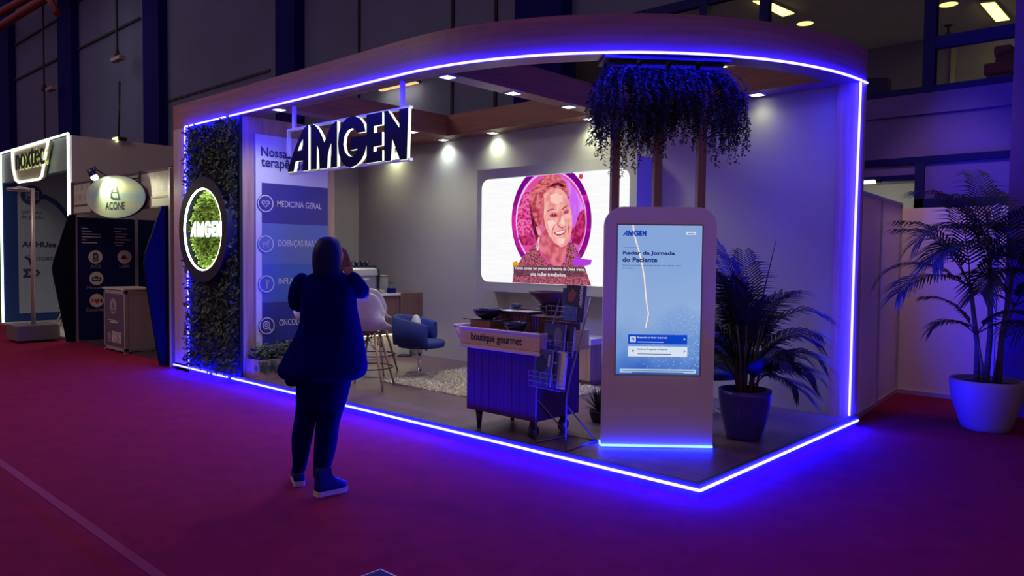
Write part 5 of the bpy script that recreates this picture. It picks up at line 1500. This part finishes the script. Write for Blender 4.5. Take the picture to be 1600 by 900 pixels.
m = MB(); m.box((a.x + .05, fy - .004, .09), (a.x + .82, fy, .93)); fp_ = m.build('front_poster', mat('poster_purple', (.085, .06, .12), .45), t)
PG = mat('poster_grey', (.42, .40, .44), .6)
mesh_object('poster_emblem', shape_mesh([ellipse((a.x + .42, .73), .14, .125, 32)], (0, fy - .004, 0), (1, 0, 0), (0, 0, 1), (0, -1, 0), .002, .002), mat('poster_mid', (.25, .24, .27), .6), fp_)
mesh_object('poster_emblem', shape_mesh([[(a.x + .36, .70), (a.x + .42, .80), (a.x + .48, .70)], [(a.x + .395, .715), (a.x + .42, .76), (a.x + .445, .715)]], (0, fy - .004, 0), (1, 0, 0), (0, 0, 1), (0, -1, 0), .005, .002), mat('poster_purple', (1, 1, 1)), fp_)
text('ACONE', (a.x + .33, fy - .004, .645), (a.x + .51, fy - .004, .645), .035, mat('poster_purple', (1, 1, 1)), fp_, .02, .005, n=(0, -1, 0))
for z, w, h_ in ((.50, .26, .008), (.465, .16, .022)):
    m = MB(); m.box((a.x + .44 - w, fy - .007, z), (a.x + .44 + w, fy - .004, z + h_)); m.build('text_line', PG, fp_)
m = MB()
for k in range(5): m.box((a.x + .17, fy - .007, .28 - .03 * k), (a.x + .30 + .02 * (k % 3), fy - .004, .288 - .03 * k))
m.build('poster_lines', PG, fp_)
m = MB(); m.box((a.x + .36, fy - .007, .15), (a.x + .58, fy - .004, .33)); m.box((a.x + .61, fy - .007, .15), (a.x + .74, fy - .004, .33)); m.build('poster_photo', mat('poster_photo', (.38, .30, .32), .6, var=.7, vscale=(28, 28, 28)), fp_)

# ================================================================== HALL FITTINGS
Y5 = 5.0
for k, (u, v0, v1, wv, lab) in enumerate(((79, 0, 139, 9, 'small pale plate fitting on the left hanging rod before the concrete wall'), (183, 0, 92, 15, 'small pale plate fitting on the right hanging rod before the concrete wall'))):
    q = at(u, v1, 'y', Y5); rx = at(u - (11 if k == 0 else 1), v1, 'y', Y5).x
    t = thing('hanging_fitting', lab, 'ceiling fitting', q, 'hanging fittings along the hall wall')
    m = MB(); w = .42 if k else .40; m.box((q.x - w * .9, Y5 - .08, q.z - .06), (q.x + w * .9, Y5 + .12, q.z + .06), .01); m.build('plate', mat('fitting_pale', (.34, .29, .27), .6), t)
    m = MB(); m.tube([(rx, Y5 + .02, q.z - (8 if k == 0 else 0)), (rx, Y5 + .02, q.z + .15), (rx, Y5 + .02, 16)], .035 if k == 0 else .045, 6); m.lathe([(.10, .05), (.05, .3)], (rx, Y5 + .02, q.z), 10); m.build('rod', mat('rod_dark', (.02, .018, .025), .6), t)
RP = mat('pipe_red', (.20, .010, .012), .5)
for k, (p0, p1, lab) in enumerate((((-14, 50), (90, -14), 'lower of the two red pipes under the roof at the top left'), ((-14, 28), (62, -14), 'upper of the two red pipes under the roof at the top left'))):
    a, b = at(*p0, 'y', 4.6), at(*p1, 'y', 4.6); a.z = b.z = (a.z + b.z) / 2
    a = at(*p0, 'y', 4.6); b = at(*p1, 'z', a.z)
    m = MB(); m.tube([a - (b - a) * .4, a, b, b + (b - a) * .6], .16, 10); tag(m.build('pipe', RP), lab, 'pipe', 'red pipes')
a = at(90, 22, 'y', 4.6); b = at(74, -8, 'y', 4.6)
m = MB(); m.tube([a, b], .12, 8); tag(m.build('pipe_brace', RP), 'short slanting red brace hanging below the red pipes', 'brace')
q = at(621, 134, 'y', HY - .12)
ya_, yb_ = at(593, 140, 'y', HY - .12), at(650, 128, 'y', HY - .12); z_ = (ya_.z + yb_.z) / 2
t = thing('wall_batten_lamp', 'long warm batten lamp on the hall wall above the hanging sign', 'wall lamp', (q.x, HY - .1, z_))
m = MB(); m.box((ya_.x, HY - .14, z_), (yb_.x, HY, z_ + .05)); m.build('housing', DARKGREY, t)
m = MB(); m.box((ya_.x, HY - .14, z_ - .025), (yb_.x, HY - .05, z_)); m.build('tube', emat('batten_tube', (1, .62, .25), 1.1), t)
lamp('batten_light', 'AREA', (q.x, HY - .25, z_ - .05), (1, .8, .55), 5, t, rot=(R(25), 0, 0), shape='RECTANGLE', size=1.1, size_y=.08)
q = at(185, 219.5, 'x', -12.55)
t = thing('flood_light', 'small glowing floodlight on the top edge of the far left booth', 'floodlight', q)
m = MB(); m.box((q.x - .12, q.y - .05, 3.655), (q.x + .12, q.y + .12, q.z + .06), .02); m.tube([q, q + Vector((-.05, .05, 1.1))], .02, 6); m.build('housing', BLACK, t)
m = MB(); m.box((q.x - .11, q.y - .07, q.z - .045), (q.x + .11, q.y - .04, q.z + .05)); m.build('lens', emat('flood_lens', (1, .9, .5), 1.4), t)
# gallery furniture and lights
GY = lambda u, v: at(u, v, 'z', 5.5)
for k, (c4, lab) in enumerate(((((1532, 2), (1554, 0), (1578, 28), (1557, 31)), 'rectangular ceiling light behind the gallery window near the right column'), (((1175, -2), (1198, -2), (1242, 18), (1224, 23)), 'rectangular ceiling light behind the gallery window above the curved fascia'), (((1105, 91), (1113, 91), (1140, 104), (1131, 106)), 'rectangular ceiling light seen under the fascia above the trailing plants'))):
    pts = [GY(*p) for p in c4]; c = sum(pts, Vector()) / 4
    t = thing('gallery_light', lab, 'ceiling light', c, 'gallery ceiling lights')
    m = MB(); m.prism([c + (q - c) * 1.12 + Vector((0, 0, -.028)) for q in pts], (0, 0, .027)); m.build('frame', WHITE, t)
    mid0, mid1 = (pts[0] + pts[1]) / 2, (pts[2] + pts[3]) / 2
    for qs in ((pts[0], mid0, mid1, pts[3]), (mid0, pts[1], pts[2], mid1)):
        cc = sum(qs, Vector()) / 4
        m = MB(); m.prism([cc + (q - cc) * .95 + Vector((0, 0, -.036)) for q in qs], (0, 0, .006)); m.build('diffuser', emat('gallery_diffuser', (1.0, .88, .115), 7.5), t)
for u, v, lab in ((1258, 35, 'round ceiling light behind the gallery window above the right end of the fascia'), (1482, 5, 'round ceiling light at the top of the gallery near the right column')):
    c = GY(u, v); t = thing('round_downlight', lab, 'ceiling light', c, 'gallery round lights')
    m = MB(); m.lathe([(.135, -.02), (.15, -.002), (.15, -.001)], c, 20); m.build('rim', WHITE, t)
    m = MB(); m.lathe([(.001, -.022), (.13, -.022), (.13, -.015)], c, 20); m.build('face', emat('gallery_round', (1, .80, .30), 1.6), t)
c = GY(1482, 39); m = MB(); m.lathe([(.06, -.02), (.06, -.001)], c, 12); m.lathe([(.02, -.12), (.02, -.02)], c, 10); m.lathe([(.05, -.14), (.05, -.125)], c, 10); tag(m.build('sprinkler', DARKGREY), 'small dark sprinkler on the gallery ceiling near the right column', 'sprinkler')
c = GY(1338, 27); m = MB(); m.lathe([(.12, -.03), (.13, -.001)], c, 16); tag(m.build('smoke_detector', GALC), 'flat round detector on the gallery ceiling right of the round light', 'detector')
cr = at(1562, 95, 'y', 6.3)
t = thing('red_chair', 'red high-backed chair behind the gallery window at the right column', 'chair', (cr.x + .1, 6.35, 3.4))
RM = mat('red_leather', (.16, .008, .012), .4)
m = MB()
prof = [(1548, 124), (1550, 108), (1556, 92), (1566, 80), (1580, 74), (1580, 118), (1562, 124)]
m.prism([at(u, v, 'y', 6.25) for u, v in prof], (0, .16, 0)); m.build('backrest', RM, t)
m = MB(); m.prism([at(u, v, 'y', 6.22) for u, v in ((1553, 76), (1556, 72), (1580, 69), (1580, 76), (1562, 84), (1555, 90), (1553, 84))], (0, .2, 0)); m.build('headrest', RM, t)
m = MB(); m.box((cr.x - .15, 6.2, 3.85), (cr.x + .45, 6.75, 4.0), .03); m.build('seat', RM, t)
m = MB(); m.lathe([(.03, 0), (.03, .46)], (cr.x + .15, 6.5, 3.4), 12); m.lathe([(.28, 0), (.26, .03), (.03, .05)], (cr.x + .15, 6.5, 3.4), 20); m.build('base', CHROME, t)
t = thing('dark_armchair', 'dark armchair back behind the gallery window beside the curved fascia', 'armchair', at(1370, 140, 'y', 6.1) - Vector((0, 0, .4)))
m = MB(); m.prism([at(u, v, 'y', 6.0) for u, v in ((1353, 156), (1354, 122), (1386, 121), (1390, 152))], (0, .15, 0)); m.build('backrest', NAVYDARK, t)
q = at(1372, 158, 'y', 6.1); m = MB(); m.box((q.x - .2, 6.0, 3.4), (q.x + .4, 6.6, 3.72), .03); m.build('seat', NAVYDARK, t)
# tube lamp in the shop behind the partition
q0, q1 = at(1340, 285, 'y', 5.52), at(1367.5, 284.5, 'y', 5.52)
t = thing('tube_lamp', 'short white tube lamp under the shop front bar above the white partition', 'ceiling light', q0)
m = MB(); m.box((q0.x - .3, 5.50, q0.z - .025), (q1.x, 5.56, q0.z + .02)); m.build('tube', emat('tube_white', (1, 1, .86), 1.6), t)
m = MB(); m.box((q0.x - .3, 5.50, q0.z + .02), (q1.x + .06, 5.57, 2.59)); m.box((q1.x + .01, 5.51, q0.z - .02), (q1.x + .06, 5.56, q0.z + .03)); m.build('housing', BLACK, t)
lamp('tube_glow', 'POINT', (q0.x - .05, 5.95, 2.35), (1, 1, .9), 9, t, shadow_soft_size=.05)
# floor marker in front and a streak of light on the carpet, painted as a strip
c0 = at(595, 888.5, 'z', .004)
t = thing('floor_marker', 'navy floor sign with pale border, only its far corner showing at bottom', 'floor sign', (c0.x + .3, c0.y - .4, 0))
m = MB(); m.box((c0.x, c0.y - .85, .001), (c0.x + .6, c0.y, .004)); m.build('border', mat('marker_pale', (.62, .55, .66), .5), t)
m = MB(); m.box((c0.x + .012, c0.y - .838, .0045), (c0.x + .588, c0.y - .012, .006)); m.build('face', mat('marker_navy', (.02, .012, .14), .7, spec=.2), t)
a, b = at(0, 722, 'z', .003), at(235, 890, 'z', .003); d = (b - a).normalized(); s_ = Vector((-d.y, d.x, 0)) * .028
m = MB(); m.face([a - d * 3 - s_, a - d * 3 + s_, b + d * 2 + s_, b + d * 2 - s_]); struct(m, 'trim_light_streak', mat('painted_streak', (.225, .012, .085), .95))

# ================================================================== PERSON (seen from behind, hands raised to the face)
PC = Vector((-1.93, -1.68, 0)); FH = Vector((FV.x, FV.y, 0)).normalized(); RH = Vector((FH.y, -FH.x, 0))
def pv(u, v, tt=0.0):
    """point on the upright plane through the person, tt metres further from the camera"""
    return atv(u, v, PC + FH * tt, FH)
def sk(t_, u, v, d): return pv(u, v, d)
def skin_mesh(chains, name, root=0):
    vs_, es, rd, idx = [], [], [], {}
    for ch in chains:
        prev = None
        for p, r in ch:
            key = tuple(round(c, 4) for c in p)
            if key not in idx:
                idx[key] = len(vs_); vs_.append(p); rd.append(r)
            i = idx[key]
            if prev is not None and prev != i: es.append((prev, i))
            prev = i
    me = bpy.data.meshes.new(name); me.from_pydata([tuple(p) for p in vs_], es, [])
    ob = bpy.data.objects.new(name, me); COL.objects.link(ob)
    md = ob.modifiers.new('skin', 'SKIN'); md.use_smooth_shade = True
    for i, r in enumerate(rd):
        sv = me.skin_vertices[0].data[i]; sv.radius = (r, r) if not isinstance(r, tuple) else r
        sv.use_root = (i == root)
    sb = ob.modifiers.new('sub', 'SUBSURF'); sb.levels = sb.render_levels = 1
    dg = bpy.context.evaluated_depsgraph_get()
    out = bpy.data.meshes.new_from_object(ob.evaluated_get(dg), depsgraph=dg)
    bpy.data.objects.remove(ob)
    return out
SKIN = mat('skin', (0.36, 0.15, 0.11), .5)
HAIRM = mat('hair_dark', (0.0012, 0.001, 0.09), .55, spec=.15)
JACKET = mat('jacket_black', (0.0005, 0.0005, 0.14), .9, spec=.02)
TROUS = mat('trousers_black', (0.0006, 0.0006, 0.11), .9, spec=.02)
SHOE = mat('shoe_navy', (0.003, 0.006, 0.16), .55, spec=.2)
SOLE = mat('sole_white', (0.46, 0.40, 0.42), .6)
# facing: a little right of the view direction
FACE = (FH * .90 + RH * .44).normalized(); SIDE_R = Vector((FACE.y, -FACE.x, 0))
hips = pv(508, 585); chest = pv(513, 470); neck0 = pv(513, 432); neck1 = pv(513, 420); headc = pv(513, 402) + FACE * .01
shL, shR = pv(477, 440), pv(549, 440)
elL, elR = pv(461, 478, .05), pv(573, 464, .07)
handR = pv(543, 421, .16); handL = pv(497, 424, .20) + FACE * .0
wrR = elR.lerp(handR, .82); wrL = elL.lerp(handL, .82)
hipL, hipR = pv(488, 600), pv(524, 600)
knL, knR = pv(474, 672), pv(510, 674)
anL, anR = pv(467, 742, .02), pv(502, 752, -.06)
toeL = anL + FACE * .10 - Vector((0, 0, .02)); toeR = anR + FACE * .10 - Vector((0, 0, .02))
chains = [
 [(hips, .13), (hips.lerp(chest, .5), .12), (chest, .13), (neck0, .06), (neck1, .052), (headc + Vector((0, 0, -.03)), .082), (headc + Vector((0, 0, .045)), .088)],
 [(chest, .13), (shL, .055), (elL, .042), (wrL, .027), (elL.lerp(handL, 1.0), .022)],
 [(chest, .13), (shR, .055), (elR, .042), (wrR, .027), (elR.lerp(handR, 1.0), .022)],
 [(hips, .13), (hipL, .085), (knL, .06), (anL, .04)],
 [(hips, .13), (hipR, .085), (knR, .06), (anR, .04)],
]
def hand_chains(h, w, inward):
    """palm at h reached from wrist w; four fingers and a thumb curled toward the face"""
    d = (h - w).normalized(); up_ = Vector((0, 0, 1))
    pd = (d * .5 + up_ * .8).normalized()                      # fingers point up and on
    sd = pd.cross(inward).normalized()
    res = []
    for k, L in enumerate((.068, .078, .072, .056)):
        o = h + sd * (-.027 + .018 * k)
        a = o + pd * .045; b = a + pd * L * .5 + inward * .006; c = b + pd * L * .3 + inward * .022; e = c + pd * L * .15 + inward * .02
        res.append([(h, .022), (o + pd * .012, .012), (a, .0095), (b, .009), (c, .008), (e, .0065)])
    th = h - sd * .030
    res.append([(h, .022), (th + inward * .012, .012), (th - sd * .016 + pd * .03 + inward * .02, .010), (th - sd * .014 + pd * .055 + inward * .034, .008)])
    return res
chains += hand_chains(handR, wrR, (headc + FACE * .12 - handR).normalized()) + hand_chains(handL, wrL, (headc + FACE * .12 - handL).normalized())
bme = skin_mesh(chains, 'body')
bm_ = bmesh.new(); bm_.from_mesh(bme)
mb = MB(); mb.bm.free(); mb.bm = bm_
# face: nose, lips, ears, eyes on the far side of the head
hz = Vector((0, 0, 1))
mb.ell(headc + FACE * .010 + hz * .005, (.078, .092, .115), 24, 16, Matrix((SIDE_R, FACE, hz)).transposed())
FM = Matrix((SIDE_R, FACE, hz)).transposed()
mb.ell(headc + FACE * .105 + hz * -.012, (.013, .018, .024), 12, 8, FM)
mb.ell(headc + FACE * .094 + hz * -.055, (.024, .010, .007), 12, 6, FM); mb.ell(headc + FACE * .092 + hz * -.066, (.020, .010, .007), 12, 6, FM)
for s_ in (-1, 1):
    mb.ell(headc + SIDE_R * .080 * s_ + hz * -.01, (.010, .020, .030), 10, 8, FM)
    mb.ell(headc + FACE * .090 + SIDE_R * .032 * s_ + hz * .015, (.013, .008, .007), 10, 6, FM)
person = mb.build('person', [SKIN], None, smooth=True)
tag(person, 'person in long black jacket and white-soled shoes, seen from behind, hands raised to face', 'person')
def loft(name, rows, mm, seg=24, power=2.3, wob=0.0, sub=True, parent=person):
    """rows: (left px, right px, v, depth half-axis, depth offset)"""
    m = MB(); rings_ = []
    for ul, ur, v, b, off in rows:
        L = pv(ul, v, off); Rr = pv(ur, v, off); c = (L + Rr) / 2; a = (Rr - L).length / 2
        ring = []
        for k in range(seg):
            th = 2 * math.pi * k / seg; ct, st = math.cos(th), math.sin(th)
            x = a * math.copysign(abs(ct) ** (2 / power), ct); y = b * math.copysign(abs(st) ** (2 / power), st)
            w = 1 + wob * math.sin(5 * th + v * .05)
            ring.append(c + RH * x + FH * y * w)
        rings_.append(ring)
    m.rings(rings_)
    o = m.build(name, mm, parent, smooth=True)
    if sub:
        sb = o.modifiers.new('sub', 'SUBSURF'); sb.levels = sb.render_levels = 1
    return o
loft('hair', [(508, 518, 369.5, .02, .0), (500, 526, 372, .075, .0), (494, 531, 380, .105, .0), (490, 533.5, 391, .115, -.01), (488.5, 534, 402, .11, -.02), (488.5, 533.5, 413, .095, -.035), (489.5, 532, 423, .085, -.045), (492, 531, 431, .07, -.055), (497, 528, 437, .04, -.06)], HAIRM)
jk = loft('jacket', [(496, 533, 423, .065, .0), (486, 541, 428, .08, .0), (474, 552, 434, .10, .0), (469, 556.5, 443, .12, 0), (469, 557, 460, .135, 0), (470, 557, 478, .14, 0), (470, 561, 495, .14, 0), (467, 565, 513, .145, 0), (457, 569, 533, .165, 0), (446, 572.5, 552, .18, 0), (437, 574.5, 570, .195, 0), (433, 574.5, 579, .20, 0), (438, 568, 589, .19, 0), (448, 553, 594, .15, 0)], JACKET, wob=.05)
loft('collar', [(497, 532, 417, .062, .0), (493, 535, 423, .07, .0), (490, 538, 430, .08, .0)], JACKET)
# coat tail hanging lower at the left
loft('coat_tail', [(444, 475, 570, .10, -.06), (445, 470, 588, .09, -.06), (448, 466, 600, .07, -.06), (452, 465, 603, .04, -.06)], JACKET)
for nm, pts in (('sleeve', [(pv(484, 436), .068), (pv(473, 442), .080), (pv(465, 458, .02), .066), (pv(463, 474, .045), .060), (pv(466, 481, .07), .055), (pv(472, 470, .13), .047), (wrL.lerp(elL, .15), .040)]),
                ('sleeve', [(pv(540, 434), .066), (pv(549, 440), .076), (pv(560, 451, .02), .064), (pv(570, 461, .05), .060), (pv(572, 462, .08), .055), (pv(562, 448, .11), .049), (wrR.lerp(elR, .10), .041)])):
    m = MB(); m.tube([p for p, r in pts], [r for p, r in pts], 16); o = m.build(nm, JACKET, person, smooth=True)
    sb = o.modifiers.new('sub', 'SUBSURF'); sb.levels = sb.render_levels = 1
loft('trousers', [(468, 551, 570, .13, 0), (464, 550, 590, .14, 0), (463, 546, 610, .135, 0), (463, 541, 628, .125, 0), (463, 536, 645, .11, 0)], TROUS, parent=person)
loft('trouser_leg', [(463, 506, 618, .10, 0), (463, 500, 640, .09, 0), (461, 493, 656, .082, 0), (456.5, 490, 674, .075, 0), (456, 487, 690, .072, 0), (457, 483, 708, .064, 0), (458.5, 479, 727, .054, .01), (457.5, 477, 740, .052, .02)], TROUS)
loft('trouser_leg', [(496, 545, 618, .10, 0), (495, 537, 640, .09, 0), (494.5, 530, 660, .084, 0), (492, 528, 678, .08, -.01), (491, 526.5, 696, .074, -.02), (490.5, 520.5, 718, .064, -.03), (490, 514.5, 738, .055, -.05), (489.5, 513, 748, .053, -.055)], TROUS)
# shoes: the sole on the carpet, pointing where she faces
def shoe(heel, d, L, w, label=None):
    d = d.normalized(); s_ = Vector((d.y, -d.x, 0))
    out_ = [(0, -.60), (0, .60), (.06, .80), (.3, .82), (.55, .95), (.75, 1.0), (.90, .80), (.98, .40), (1.0, 0), (.98, -.40), (.90, -.85), (.75, -1.0), (.55, -.9), (.3, -.78), (.06, -.8)]
    pts = [heel + d * (L * a) + s_ * (w / 2 * b) for a, b in out_]
    m = MB(); m.prism([p + hz * .003 for p in pts], (0, 0, .034)); so = m.build('shoe_sole', SOLE, person)
    m = MB(); rg = []
    for z, sc_, cut in ((.037, .98, 1.0), (.065, .98, .97), (.09, .90, .80), (.12, .80, .55), (.15, .74, .45), (.19, .74, .42)):
        c = heel + d * L * .22
        ring = []
        for a, b in out_:
            aa = min(a, cut) if z > .07 else a
            if z > .07 and a > .4: aa = .40 + (a - .4) * max(0, (cut - .4) / .6)
            ring.append(heel + d * (L * (.02 + .96 * aa)) + s_ * (w / 2 * b * sc_) + hz * z)
        rg.append(ring)
    m.rings(rg); m.build('shoe', SHOE, person, smooth=True)
hl = at(474, 762, 'z', .0); hr = at(488, 779, 'z', .0)
shoe(at(468, 761, 'z', 0) , (FACE * .6 - RH * .75 + FH * .8), .25, .095)
shoe(at(493, 777, 'z', 0), (RH * .80 + FH * .75), .235, .092)
